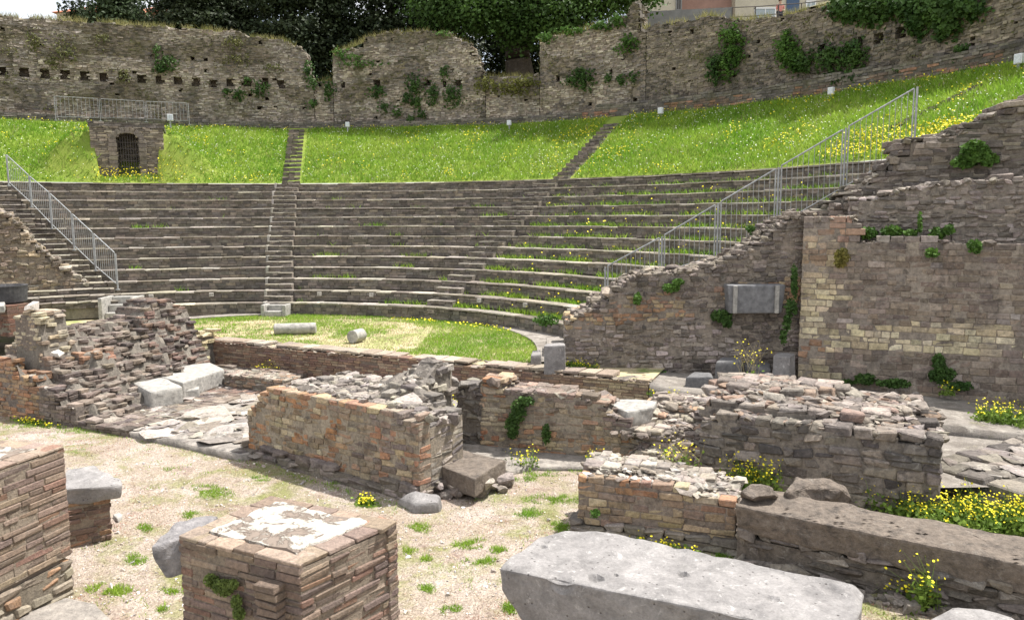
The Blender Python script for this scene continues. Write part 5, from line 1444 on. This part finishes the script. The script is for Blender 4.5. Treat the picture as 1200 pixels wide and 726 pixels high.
for _ in range(9000):
    y = 5 + 9 * random.random() ** 1.6; x = random.uniform(-.75, .45) * y; s_ = random.lognormvariate(-4.6, .4)
    S.rock((x, y, gz(x, y) + s_ * .3), s_ * 1.3, s_, s_ * .8, pick([(.6, .55, .5), (.5, .44, .4), (.42, .35, .32), (.66, .62, .57), (.45, .42, .42)]))
tag(link('pebbles', S.mesh('pebbles'), stone_mat('pebble_stone', fine=30, lich=0, dark=0, bs=.2)), 'loose pale pebbles of the gravel yard', 'pebbles', kind='stuff')

# ---- ivy and wall plants
crest = pl([(-70, 12), (0, 19), (60, 22), (130, 27), (250, 35), (292, 43), (330, 46), (345, 54), (362, 80), (366, 97), (389, 93), (391, 62), (428, 46), (450, 40), (500, 37), (528, 41), (553, 55), (568, 90), (632, 89), (634, 50), (690, 33), (722, 24), (760, 32), (800, 26), (830, 17), (850, 20), (870, 24), (910, 19), (990, 2), (1060, -12)])
def plant_patch(name, label, pts, nrm, size, mat, group, cat='ivy'):
    me = leaves_mesh(name, pts, size, nrm, .7); o = link(name, me, mat); tag(o, label, cat, group); return o
def ivy_wall(label, blobs, mat=None, size=.135, name='wall_ivy', group='ivy clumps on the outer wall', cat='ivy', dens=1.0):
    P = []; N = []
    for (px, py, rx, ry) in blobs:
        n = int(rx * ry * 5.6 * dens) + 30
        for _ in range(n):
            qx = random.gauss(0, .62); qy = random.gauss(0, .62)
            if qy > 0: qy *= 1.25
            if qx * qx + qy * qy > 3: continue
            x, y = px + qx * rx, py + qy * ry
            if n3(x * .3, y * .2, 5) + .6 * n3(x * .8, y * .5, 5) < -.12 + .12 * (qx * qx + qy * qy): continue
            X, Y, ph = circ_hit(x, RW - .06, y); z = z_at(x, y, X, Y); o = random.uniform(.0, .35) * (1 - .5 * (qx * qx + qy * qy))
            nx, ny = -math.cos(R(ph)), -math.sin(R(ph)); P.append((X + nx * o, Y + ny * o, z)); N.append((nx, ny, .5))
    plant_patch(name, label, P, N, size, mat or M_IVY, group, cat)
ivy_wall('tall bright green ivy column on the retaining wall', [(858, 45, 13, 14), (860, 62, 11, 14), (853, 78, 10, 14)], M_IVYB)
ivy_wall('dark ivy clump at the foot of the bright ivy column', [(838, 82, 9, 14), (842, 74, 6, 8)])
ivy_wall('bright green leafy clump right of the bright ivy column', [(922, 58, 12, 14), (930, 70, 14, 12), (925, 45, 5, 9)], M_IVYB)
ivy_wall('dark ivy mass in the middle of the long retaining wall', [(975, 68, 20, 14), (1003, 64, 12, 16), (940, 74, 12, 10)])
ivy_wall('low dark ivy at the foot of the retaining wall above the sloping railing', [(1005, 92, 24, 9), (985, 98, 12, 8), (1055, 84, 14, 5)])
ivy_wall('bright green bush hanging over the top of the retaining wall at the upper right', [(990, 10, 18, 12), (1020, 12, 22, 14), (1055, 8, 24, 12), (1090, 14, 26, 14), (1110, 26, 14, 16), (1130, 6, 22, 14), (1075, 22, 12, 16)], M_IVY, size=.2)
ivy_wall('small dark ivy clump near the right end of the retaining wall', [(1130, 60, 8, 7), (1126, 72, 6, 5)])
ivy_wall('dark ivy spreading on the tan wall section with the pillar stub', [(682, 88, 14, 7), (672, 96, 9, 5), (686, 97, 9, 8)])
ivy_wall('row of three small dark ivy tufts right of the spreading ivy on the tan wall', [(714, 93, 4, 6), (729, 93, 5, 5), (743, 90, 4, 6)])
ivy_wall('bright leafy tuft at the foot of the thin pillar stub', [(738, 50, 9, 8), (730, 57, 8, 5)], M_IVYB)
ivy_wall('dark ivy cluster under the holes in the middle wall section', [(486, 100, 9, 12), (480, 116, 9, 6), (489, 122, 4, 9), (450, 126, 6, 6), (465, 131, 6, 5), (442, 107, 9, 6), (494, 134, 5, 5), (482, 141, 4, 6)])
ivy_wall('pair of dark ivy tufts at the right of the middle wall section', [(507, 111, 7, 11), (531, 112, 10, 12), (521, 85, 5, 7)])
ivy_wall('yellowish green growth on the low wall section before the dark trunk', [(570, 100, 12, 8), (600, 102, 24, 8), (615, 96, 16, 5)], leaf_mat('yellow_green_growth', (.1, .11, .025), (.16, .16, .04), 2, .2), .13, dens=.8)
ivy_wall('dark green ferny tuft hanging above the holes of the long left wall', [(194, 74, 12, 8), (188, 81, 8, 5), (185, 60, 4, 7)])
ivy_wall('dark ivy tufts under the last holes of the long left wall', [(306, 104, 9, 8), (279, 111, 7, 6), (266, 108, 4, 5), (290, 95, 6, 4)])
ivy_wall('green ivy at the broken right end of the long left wall', [(362, 82, 6, 9), (367, 98, 6, 6), (385, 104, 7, 10), (366, 122, 6, 5)])
ivy_wall('mossy green growth on the upper face of the long left wall', [(75, 62, 16, 10), (40, 50, 10, 12), (60, 75, 10, 6), (145, 90, 8, 8), (275, 50, 14, 8), (280, 70, 18, 6), (320, 80, 12, 5), (120, 45, 10, 6)], leaf_mat('moss_growth', (.07, .08, .025), (.12, .12, .035), 2, .15), .11, dens=.5)
ivy_wall('grassy fringe along the top of the middle wall section', [(400, 62, 10, 6), (410, 68, 12, 4), (425, 75, 26, 4), (520, 40, 10, 3)], M_IVYB, .12, dens=.7)
ivy_wall('bright leafy plants on top of the tan wall section', [(640, 44, 8, 5), (672, 36, 14, 4), (706, 30, 12, 5), (725, 24, 8, 6)], M_IVYB, .16)
P = []; N = []
for _ in range(26000):
    px, py = random.uniform(-20, 1190), random.uniform(15, 140)
    if n3(px * .035, py * .06, 50) + .7 * n3(px * .2, py * .2, 50) < .42: continue
    X, Y, ph = circ_hit(px, RW - .04, py); z = z_at(px, py, X, Y)
    tt_ = crest(px)
    if py < tt_ + 5 or z < 8.5: continue
    P.append((X, Y, z)); N.append((-math.cos(R(ph)), -math.sin(R(ph)), .5))
tag(link('wall_growth', leaves_mesh('wall_growth', P, .09, N, .8), leaf_mat('sparse_wall_growth', (.09, .1, .03), (.17, .17, .06), 1.5, .2)), 'sparse green and brown growth in the joints of the outer wall', 'growth', kind='stuff')
# brush along the wall crests
P = []
for _ in range(7000):
    px = random.uniform(-40, 1060)
    tt = pl([(-70, 12), (0, 19), (60, 22), (130, 27), (250, 35), (292, 43), (330, 46), (345, 54), (362, 80), (366, 97), (389, 93), (391, 62), (428, 46), (450, 40), (500, 37), (528, 41), (553, 55), (568, 90), (632, 89), (634, 50), (690, 33), (722, 24), (760, 32), (800, 26), (830, 17), (850, 20), (870, 24), (910, 19), (990, 2), (1060, -12)])
    if n3(px * .05, 3) < -.2: continue
    X, Y, ph = circ_hit(px, RW + random.uniform(0, .8), 40); P.append((X, Y, z_at(px, tt(px) + 2, X, Y) - .05))
blades('wall_top_grass', P, .34, .03, leaf_mat('crest_grass', (.16, .17, .05), (.3, .27, .12), 1.5, .3), .4, 'dry and green grass growing on the crest of the outer wall', 'grass')

def ivy_at(label, blobs, Y, mat=None, size=.09, name='wall_plant', group='plants growing in the lower walls', cat='plant', dens=1.0, nrm=(-.2, -1, .5), dep=.16):
    P = []; N = []
    for (px, py, rx, ry) in blobs:
        for _ in range(int(rx * ry * 4.5 * dens) + 20):
            qx = random.gauss(0, .5); qy = random.gauss(0, .5)
            if qx * qx + qy * qy > 1.2: continue
            yy = Y(px) if callable(Y) else Y
            p = at(px + qx * rx, py + qy * ry, Y=yy - random.uniform(0, dep)); P.append(p[:]); N.append(nrm)
    plant_patch(name, label, P, N, size, mat or M_IVYB, group, cat)
def Yline(o, d_, off=.02):
    def f(px):
        r = ray(px, 330); k = r[0] / r[1]; t = (k * o[1] - o[0]) / (d_.x - k * d_.y); return (o[1] + d_.y * t) - off
    return f
yB = Yline(B0, dB, .04); y14 = Yline(A0, d14, .04); yU = Yline(oU2, dR, .05); y9 = Yline(o9, d9, .03)
yB3 = Yline(pB(0, .3), dB, .0)
ivy_at('bright plants in a row on the ledge of the massive stone wall', [(1018, 273, 10, 7), (1045, 272, 12, 7), (1068, 274, 8, 6), (1098, 274, 9, 7), (1112, 270, 6, 6), (1078, 262, 2, 14)], yB3)
ivy_at('small green plant right of the ledge row on the massive wall', [(1142, 289, 8, 8), (1092, 296, 8, 5)], yB)
ivy_at('yellowish plant at the corner of the massive wall below its top', [(987, 300, 8, 8), (985, 308, 7, 5)], yB, leaf_mat('olive_leaves', (.14, .14, .03), (.24, .2, .06), 2, .2))
ivy_at('dark ivy hanging in the corner between the rough wall and the massive wall', [(931, 330, 4, 20), (927, 360, 7, 10), (922, 378, 5, 10), (918, 395, 4, 9)], lambda x: 16.95, M_IVY, .075, dens=.8)
ivy_at('green tuft growing under the left end of the carved slab', [(846, 370, 12, 7), (852, 378, 5, 6)], y14, M_IVY)
ivy_at('yellow green tuft high on the left end of the rough wall', [(787, 337, 10, 5), (795, 330, 6, 4), (747, 350, 4, 7)], y14)
ivy_at('green tuft by the railing foot above the carved slab', [(887, 276, 8, 4), (880, 268, 5, 4)], lambda x: 18.6)
ivy_at('dense green bush growing in the dark stepped wall at the right', [(1143, 178, 16, 12), (1130, 190, 14, 7), (1158, 187, 12, 7)], yU, M_IVYB, .12)
ivy_at('leafy weeds along the shaded foot of the massive wall', [(1015, 444, 14, 6), (1105, 440, 16, 9), (1050, 449, 22, 5), (1125, 452, 14, 5), (1100, 425, 7, 10), (990, 448, 12, 3)], yB, M_IVY)
ivy_at('green creeper spreading on the ruined brick wall right of its post', [(607, 482, 9, 13), (600, 500, 8, 14), (640, 508, 5, 11), (615, 470, 10, 6)], y9, M_IVY, .06)
ivy_at('small green sprig at the left end of the orange brick wall', [(697, 601, 6, 5)], lambda x: 10.1, M_IVYB, .04)
ivy_at('green moss plant hanging on the left face of the middle pier', [(248, 680, 9, 8), (262, 688, 12, 10), (273, 684, 6, 6), (277, 705, 6, 9), (280, 718, 7, 8)], lambda x: 5.93 - (x - 250) * .0042, leaf_mat('cress_leaves', (.09, .13, .03), (.17, .22, .06), 6, .25), .022, dens=2.4, dep=.05)
ivy_at('low weeds at the foot of the rough wall near the lawn', [(700, 436, 30, 3), (750, 436, 30, 2), (688, 400, 14, 10), (640, 375, 14, 6)], lambda x: 17.6 if x > 690 else 18.5, M_IVYB, .08, dep=.4)

# ---- flowering weeds
def weeds(label, centre, rx, ry, n, h, nf, leafn, seed, ang=AE, fs=.032, dry=False, lush=.05):
    random.seed(seed); bm = bmesh.new(); F = []; L = []; ca, sa = math.cos(ang), math.sin(ang)
    c = Vector(centre); t = thing('flowering_weed', label, 'weed', c, 'yellow flowering weeds among the ruins')
    for _ in range(n):
        a = random.gauss(0, .45) * rx; b = random.gauss(0, .45) * ry; p = c + Vector((a * ca - b * sa, a * sa + b * ca, -.03))
        hh = h * random.uniform(.55, 1.2); q_ = p + Vector((random.gauss(0, .12) * hh, random.gauss(0, .12) * hh, hh * .6)); e = q_ + Vector((random.gauss(0, .15) * hh, random.gauss(0, .15) * hh, hh * .4))
        tube(bm, p, q_, .0045, 4, .003); tube(bm, q_, e, .003, 4, .002)
        br = [e]
        for _ in range(random.randint(2, 4)):
            s_ = p.lerp(q_, random.uniform(.5, 1)); e2 = s_ + Vector((random.gauss(0, .25) * hh, random.gauss(0, .25) * hh, random.uniform(.2, .4) * hh)); tube(bm, s_, e2, .0022, 3, .0015); br.append(e2)
        for e2 in br:
            for _ in range(max(1, round(nf / n / len(br)))): F.append(tuple(e2 + Vector((random.gauss(0, .025), random.gauss(0, .025), random.gauss(0, .02)))))
        for _ in range(max(2, leafn // n)):
            k = random.random() ** 1.6; s_ = p.lerp(q_, k); L.append(tuple(s_ + Vector((random.gauss(0, lush), random.gauss(0, lush), random.uniform(0, .04)))))
    bm_obj('stems', bm, M_DRY if dry else M_WEED, t)
    if L: link('foliage', leaves_mesh('foliage', L, .075, None), M_WEED, t)
    if F: link('blossom', flowers_mesh('blossom', F, fs), M_YEL, t)
    return t
weeds('big bank of yellow flowering weeds between the long beam and the flagged platform', at(1125, 612, z=-.88), 1.1, .42, 150, .4, 170, 4200, 1, lush=.1)
weeds('yellow flowering weeds at the right edge behind the end of the long beam', at(1215, 622, z=-.88), .7, .35, 80, .5, 240, 1600, 2, lush=.07)
weeds('bright yellow flowering clump in front of the big dark ruin', at(880, 572, z=-.85), .55, .3, 80, .5, 260, 1500, 3, lush=.06)
weeds('sparse dry flowering stalks on the rubble heap', at(800, 548, z=-.6), .3, .25, 16, .5, 22, 120, 4, dry=True)
weeds('tall branching weed with a few yellow heads in front of the long beam', at(1083, 712, z=-.88), .14, .12, 9, .6, 26, 240, 5, fs=.036)
weeds('small yellow flowering plant against the footing of the long beam', at(1062, 700, z=-.88), .2, .08, 9, .22, 10, 130, 55)
weeds('thin yellow flowering plants on the stone path right of the central ruin', at(615, 545, z=-.82), .35, .12, 12, .3, 26, 60, 6)
weeds('small yellow flowering plants at the foot of the ruined brick wall end', at(700, 548, z=-.82), .25, .1, 12, .38, 22, 60, 7)
weeds('yellow flowering weeds on the flagged platform near the right edge', at(1175, 494, z=-.38), .55, .35, 40, .4, 60, 900, 8)
weeds('lone yellow flowering plant at the foot of the massive wall', at(1112, 462, z=-.25), .15, .1, 8, .25, 12, 80, 9)
weeds('yellow flowering weeds at the foot of the orchestra wall, behind the long marble block', at(318, 443, z=-.85), .6, .15, 26, .45, 46, 500, 10)
weeds('green weeds with a few yellow flowers behind the gap beside the central ruin', at(520, 487, z=-.8), .5, .15, 22, .45, 14, 400, 11)
weeds('pale dry seed stalks standing behind the big dark ruin', at(880, 443, z=.2), .3, .1, 10, .75, 0, 10, 12, dry=True)
weeds('green weeds with yellow flowers at the edge of the lawn by the grey block', at(670, 431, z=0), .7, .12, 30, .22, 10, 600, 13)
weeds('green weeds on the terrace path beside the rounded boulder', at(780, 464, z=-.22), .4, .2, 30, .15, 4, 500, 14)
weeds('spiky green weed at the base of the small angular stone', at(428, 590, z=-.9), .18, .08, 22, .16, 0, 160, 15)
weeds('low green weeds along the footing of the orange brick wall', at(755, 640, z=-.9), .8, .08, 30, .14, 0, 500, 16, ang=math.atan2(d6.y, d6.x))
weeds('small weeds at the foot of the orange front of the left ruin', at(40, 496, z=-.88), .9, .1, 30, .1, 0, 350, 17, ang=math.atan2(de.y, de.x))
random.seed(99)

# ================================================================ TREES
def tree(name, label, base, trunk_r, trunk_h, clumps, n, size, mat, spread=.55, flat=1.0, limbs=7, seed=0, group='trees behind the outer wall'):
    n = int(n * 1.5); size *= .8
    """clumps: list of (centre, (rx,ry,rz)) lobes filled with leaf sprays"""
    random.seed(seed); t = thing(name, label, 'tree', base, group); B = Vector(base)
    bm = bmesh.new(); prev = B - Vector((0, 0, .5)); r0 = trunk_r * 1.25
    for i in range(1, 7):
        q_ = B + Vector((random.gauss(0, trunk_r * .2), random.gauss(0, trunk_r * .2), trunk_h * i / 6)); r1 = trunk_r * (1.1 - .75 * i / 6); tube(bm, prev, q_, r0, 10, r1); prev = q_; r0 = r1
    for i in range(limbs):
        c = Vector(random.choice(clumps)[0]); s_ = B + Vector((0, 0, trunk_h * random.uniform(.35, .95))); m_ = s_.lerp(c, .5) + Vector((0, 0, random.uniform(0, .6)))
        tube(bm, s_, m_, trunk_r * .38, 7, trunk_r * .22); tube(bm, m_, c, trunk_r * .22, 6, trunk_r * .08)
    bm_obj('trunk', bm, M_BARK, t)
    P = []; N = []; vol = [c[1][0] * c[1][1] * c[1][2] for c in clumps]
    for (c, rad) in random.choices(clumps, [v ** .7 for v in vol], k=n // 26):
        # a spray near the lobe's shell
        while True:
            d_ = Vector((random.gauss(0, 1), random.gauss(0, 1), random.gauss(0, 1))).normalized()
            if d_.y < .65: break
        k = random.uniform(.55, 1.05); s_ = Vector((c[0] + d_.x * rad[0] * k, c[1] + d_.y * rad[1] * k, c[2] + d_.z * rad[2] * k))
        for _ in range(26):
            o_ = Vector((random.gauss(0, spread), random.gauss(0, spread), random.gauss(0, spread * .55 * flat)))
            P.append(tuple(s_ + o_)); N.append((d_.x * .5, d_.y * .5 - .2, d_.z * .4 + .7))
    link('crown', leaves_mesh('crown', P, size, N, .6), mat, t)
    return t
def hz(x, y):
    r_ = math.hypot(x - CX, y - CY); ph = math.degrees(math.atan2(y - CY, x - CX)); return hill_z(ph, r_)
def conifer(label, px0, px1, Y, toppy, n, mat, seed, basepy=95, name='conifer_tree', size=.3):
    a = at(px0, 60, Y=Y); b = at(px1, 60, Y=Y); cx = (a.x + b.x) / 2; w_ = (b.x - a.x) / 2; zt = at((px0 + px1) / 2, toppy, Y=Y).z; zb = at((px0 + px1) / 2, basepy, Y=Y).z; zg = hz(cx, Y)
    rn = random.Random(seed); C = []; L = max(4, int((zt - zb) / .9))
    for i in range(L):
        f_ = i / (L - 1); z = zb + (zt - zb) * f_; ww = w_ * (1.0 - .5 * f_ ** 1.5) * rn.uniform(.8, 1.1)
        for s_ in (-1, 0, 1): C.append(((cx + s_ * ww * .6 + rn.uniform(-.2, .2), Y + rn.uniform(-.5, .5), z + rn.uniform(-.3, .3)), (ww * .55, min(2.2, ww * .8), .75)))
    tree(name, label, (cx, Y, min(zg, zb)), .32, max(1, (zt - min(zg, zb)) * .9), C, n, size, mat, .42, .7, 8, seed)
conifer('small round dark conifer at the far left behind the long wall', 84, 112, 52, 9, 2600, M_CONIF, 1, 40)
conifer('lighter green cedar with layered sprays behind the long wall', 112, 176, 50, -12, 9000, M_CEDAR, 2, 40)
conifer('tall dark conifer right of the gap with the red roof', 188, 262, 49, -60, 13000, M_CONIF, 3, 55)
conifer('second tall dark conifer behind the right half of the long wall', 240, 322, 51, -70, 13000, M_CONIF, 4, 60)
conifer('tall dark conifer behind the stepped end of the long wall', 300, 384, 49, -60, 13000, M_CONIF, 5, 80)
conifer('tall dark conifer behind the narrow gap in the wall', 352, 440, 50, -60, 15000, M_CONIF, 6, 100)
conifer('dark conifer behind the left half of the middle wall section', 418, 500, 50, -60, 13000, M_CONIF, 7, 80)
conifer('dark conifer behind the right half of the middle wall section', 478, 560, 49, -60, 14000, M_CONIF, 8, 100)
conifer('deep green conifer standing behind the big tree trunk', 540, 668, 53, -60, 20000, M_CONIF, 9, 105)
ft = at(664, 60, Y=44.5)
cl = []
for (px, py, Y, rx, rz) in [(520, 6, 45, 2.0, 1.5), (560, -10, 44.5, 2.4, 2.0), (560, 14, 43.6, 1.6, 1.0), (595, 8, 44, 1.8, 1.6), (612, 34, 43.8, 1.3, 1.1), (640, 0, 43.2, 2.2, 2.0), (655, 20, 43.5, 1.7, 1.1), (690, 4, 43.8, 1.9, 1.2), (722, -6, 44.2, 1.9, 1.2), (700, -30, 45, 3.0, 2.2), (745, -8, 44.5, 1.3, 1.0), (620, -60, 46, 5.5, 3.5), (672, 34, 44.5, .9, .5), (540, -40, 46, 3.5, 2.5)]:
    c = at(px, py, Y=Y); cl.append((tuple(c), (rx, 1.8, rz)))
tb = at(606, 92, Y=45)
tree('broadleaf_tree', 'big bright green broadleaf tree with a thick dark trunk behind the low wall section', (tb.x, 45, hz(tb.x, 45) - .3), .85, 7.5, cl, 26000, .3, M_LEAF, .5, 1, 9, 20)

# ================================================================ HOUSES AND STREET
M_CREAM = flat_mat('cream_render', (.5, .46, .37), .9, var=.1, vs=1.5); M_TERRA = flat_mat('terracotta_render', (.32, .2, .165), .9, var=.12, vs=1.5); M_ROOF = flat_mat('red_roof_tiles', (.42, .16, .09), .9, var=.3, vs=9)
M_CONC = flat_mat('grey_concrete', (.22, .22, .22), .9, var=.15, vs=3); M_BLUE = flat_mat('blue_paint', (.06, .1, .18), .5); M_SHUT = flat_mat('dark_shutter', (.06, .05, .045), .8); M_GLS2 = flat_mat('pale_glass', (.3, .36, .4), .1, 0, .6)
def house(label, px0, px1, Y, z0, z1, depth, mat, wins=(), roof=None, door=None, yaw=0.0):
    a = at(px0, 10, Y=Y); b = at(px1, 10, Y=Y); cx = (a.x + b.x) / 2; wd = b.x - a.x
    t = thing('house', label, 'house', (cx, Y, z0), 'houses beyond the ruins')
    bm = bmesh.new(); bbox(bm, (cx, Y + depth / 2, (z0 + z1) / 2), (wd, depth, z1 - z0)); bm_obj('wall', bm, mat, t)
    bm = bmesh.new(); rw = wd / 2 + .4; v = [bm.verts.new(c) for c in [(cx - rw, Y - .4, z1), (cx + rw, Y - .4, z1), (cx + rw, Y + depth + .4, z1), (cx - rw, Y + depth + .4, z1), (cx - rw * .5, Y + depth / 2, z1 + 1.8), (cx + rw * .5, Y + depth / 2, z1 + 1.8)]]
    for f in ((0, 1, 5, 4), (1, 2, 5), (2, 3, 4, 5), (3, 0, 4), (3, 2, 1, 0)): bm.faces.new([v[i] for i in f])
    rf = bm_obj('roof', bm, M_ROOF, t)
    for (x0, y0, x1, y1, gm, fm) in wins:
        p = at(x0, y0, Y=Y - .03); q_ = at(x1, y1, Y=Y - .03); mx, mz = (p.x + q_.x) / 2, (p.z + q_.z) / 2; ww, wh = abs(q_.x - p.x), abs(p.z - q_.z)
        bm = bmesh.new()
        for s_ in (-1, 1): bbox(bm, (mx + s_ * (ww / 2), Y - .04, mz), (.1, .12, wh + .1)); bbox(bm, (mx, Y - .045, mz + s_ * wh / 2), (ww + .1, .12, .1))
        bbox(bm, (mx, Y - .04, mz), (.06, .09, wh))
        fr_ = bm_obj('window', bm, fm, t); bm = bmesh.new(); bbox(bm, (mx, Y - .02, mz), (ww, .06, wh)); pn = bm_obj('pane', bm, gm); pn.parent = fr_
    if door:
        x0, y0, x1, y1 = door; p = at(x0, y0, Y=Y - .05); q_ = at(x1, y1, Y=Y - .05); bm = bmesh.new(); bbox(bm, ((p.x + q_.x) / 2, Y - .03, (p.z + q_.z) / 2), (q_.x - p.x, .1, p.z - q_.z)); bm_obj('door', bm, M_BLUE, t)
    return t
house('cream house with a dark window, partly behind the leaves at the top right', 752, 797, 60, 13, 24, 8, M_CREAM, [(793, -12, 798, 12, M_SHUT, M_CONC)])
house('terracotta coloured house between the two cream houses', 797.5, 861, 62, 13, 25, 8, M_TERRA, [(812, -20, 822, -6, M_SHUT, M_WHITE), (840, -20, 850, -6, M_SHUT, M_WHITE)])
house('cream house with a wide white window and a blue door, at the top right', 861.5, 1010, 61, 13, 26, 8, M_CREAM, [(885, 10, 908, 24, M_GLS2, M_WHITE), (945, 2, 955, 12, M_GLS2, M_WHITE), (885, -26, 900, -8, M_SHUT, M_WHITE)], door=(922, -2, 936, 22))
house('red-roofed house glimpsed left of the lighter cedar', 66, 132, 85, 12, at(118, 15, Y=85).z, 9, M_CREAM, [(112, 19, 116, 24, M_SHUT, M_WHITE)])
house('red-roofed house glimpsed right of the lighter cedar', 150, 187, 84, 12, at(170, 16, Y=84).z, 9, M_TERRA, [(172, 19, 176, 24, M_SHUT, M_WHITE)])
# street parapet
a = at(757, 24, Y=50); b = at(858, 24, Y=48.5)
bm = bmesh.new(); d_ = Vector((b.x - a.x, b.y - a.y, 0)); L = d_.length; an = math.atan2(d_.y, d_.x); n = 8
for i in range(n):
    p = a.lerp(b, (i + .5) / n); zt = z_at(757 + (i + .5) / n * 101, 14.5 - (i + .5) / n * 5, p.x, p.y)
    bbox(bm, (p.x, p.y, zt - 1.6), (L / n * 1.01, .35, 3.2), an); 
tag(bm_obj('street_parapet', bm, M_CONC), 'plain grey street parapet in front of the cream and terracotta houses', 'parapet')
Pp = []
for px, pb, pt in [(858, 22, 9), (885, 20, 8), (912, 17, 6), (939, 14, 4), (966, 11, 1), (1000, 8, -2)]:
    q_ = at(px, pb, Y=48.2 - (px - 858) * .012); Pp.append((q_.x, q_.y, q_.z - .6, z_at(px, pt, q_.x, q_.y)))
t = thing('street_railing', 'thin dark street railing above the retaining wall at the top right', 'railing', Pp[0][:3])
for p in Pp:
    bm = bmesh.new(); tube(bm, p[:2] + (p[2] - 1.5,), p[:2] + (p[3],), .035, 6); bm_obj('post', bm, M_IRON, t)
for k in (1, .55):
    for p, q_ in zip(Pp[:-1], Pp[1:]):
        bm = bmesh.new(); tube(bm, (p[0], p[1], p[2] + (p[3] - p[2]) * k), (q_[0], q_[1], q_[2] + (q_[3] - q_[2]) * k), .028, 6); bm_obj('rail', bm, M_IRON, t)
# person at the street railing
def person():
    c = at(914.5, 2, Y=49.6); zt = c.z + .12; z0 = zt - 1.7; x, y = c.x, c.y
    t = thing('person', 'person in a pink top and dark trousers standing at the street railing', 'person', (x, y, z0))
    def skin(name, V, E, rad, mat):
        me = bpy.data.meshes.new(name); me.from_pydata([(x + a, y + b, z0 + c_) for a, b, c_ in V], E, []); o = link(name, me, mat, t)
        md = o.modifiers.new('skin', 'SKIN'); 
        for i, r_ in enumerate(rad): me.skin_vertices[0].data[i].radius = r_ if isinstance(r_, tuple) else (r_, r_); me.skin_vertices[0].data[i].use_root = i == 0
        o.modifiers.new('sub', 'SUBSURF').levels = 1; o.modifiers['sub'].render_levels = 1; return o
    SK = flat_mat('skin', (.45, .28, .2), .6)
    V = [(0, 0, .92), (0, 0, 1.15), (0, 0, 1.36), (0, -.01, 1.46), (0, -.02, 1.56), (0, -.02, 1.67), (-.18, 0, 1.38), (-.24, -.02, 1.1), (-.16, -.22, .98), (.18, 0, 1.38), (.24, -.02, 1.1), (.16, -.22, .98), (-.1, 0, .88), (-.11, -.02, .48), (-.11, .02, .08), (-.11, -.1, .04), (.1, 0, .88), (.12, .02, .48), (.12, .05, .08), (.12, -.07, .04)]
    E_ = [(0, 1), (1, 2), (2, 3), (3, 4), (4, 5), (2, 6), (6, 7), (7, 8), (2, 9), (9, 10), (10, 11), (0, 12), (12, 13), (13, 14), (14, 15), (0, 16), (16, 17), (17, 18), (18, 19)]
    rd = [.13, .12, .14, .05, .09, .07, .05, .042, .03, .05, .042, .03, .08, .06, .045, .035, .08, .06, .045, .035]
    skin('body', V, E_, rd, SK)
    skin('top', [V[i] for i in (1, 0, 2, 6, 7, 9, 10)], [(0, 1), (0, 2), (2, 3), (3, 4), (2, 5), (5, 6)], [.15, .155, .155, .07, .055, .07, .055], flat_mat('pink_fabric', (.6, .25, .22), .9))
    skin('trousers', [V[i] for i in (0, 12, 13, 14, 16, 17, 18)], [(0, 1), (1, 2), (2, 3), (0, 4), (4, 5), (5, 6)], [.15, .1, .08, .06, .1, .08, .06], flat_mat('dark_fabric', (.04, .04, .06), .9))
    bm = bmesh.new(); bmesh.ops.create_icosphere(bm, subdivisions=2, radius=.115, matrix=Matrix.Translation((x, y + .02, z0 + 1.65)) @ Matrix.Diagonal((.9, 1.0, 1.0, 1)))
    bm_obj('hair', bm, flat_mat('brown_hair', (.05, .03, .02), .8), t, True)
person()

# ================================================================ LIGHT
SUN_AZ, SUN_EL = 66.0, 64.0      # azimuth clockwise from the viewing direction
w = bpy.data.worlds.new('World'); scn.world = w; w.use_nodes = True
nt = w.node_tree; bg = nt.nodes['Background']; bg.inputs[1].default_value = .11
sk = nt.nodes.new('ShaderNodeTexSky'); sk.sky_type = 'NISHITA'; sk.sun_disc = False
sk.sun_elevation = R(SUN_EL); sk.sun_rotation = R(SUN_AZ); sk.dust_density = 2.5; sk.air_density = 1.0
tc = nt.nodes.new('ShaderNodeTexCoord')
cl = noisef(nt, 2.2, 6, .6, tc.outputs['Generated'], .4)
cm = ramp(nt, cl, .32, .6)
c = mixc(nt, cm, sk.outputs[0], (8.6, 8.6, 8.7, 1))
nt.links.new(c, bg.inputs[0])
sun = bpy.data.lights.new('sun', 'SUN'); sun.energy = 5.0; sun.angle = R(1.2); sun.color = (1, .96, .9)
so = bpy.data.objects.new('sun', sun); COL.objects.link(so)
dv = Vector((math.sin(R(SUN_AZ)) * math.cos(R(SUN_EL)), math.cos(R(SUN_AZ)) * math.cos(R(SUN_EL)), math.sin(R(SUN_EL))))
so.rotation_euler = dv.to_track_quat('Z', 'Y').to_euler()
vs = scn.view_settings; vs.view_transform = 'Standard'; vs.look = 'None'; vs.gamma = 1; vs.exposure = .68; vs.use_curve_mapping = False
scn.cycles.max_bounces = 5; scn.cycles.diffuse_bounces = 3
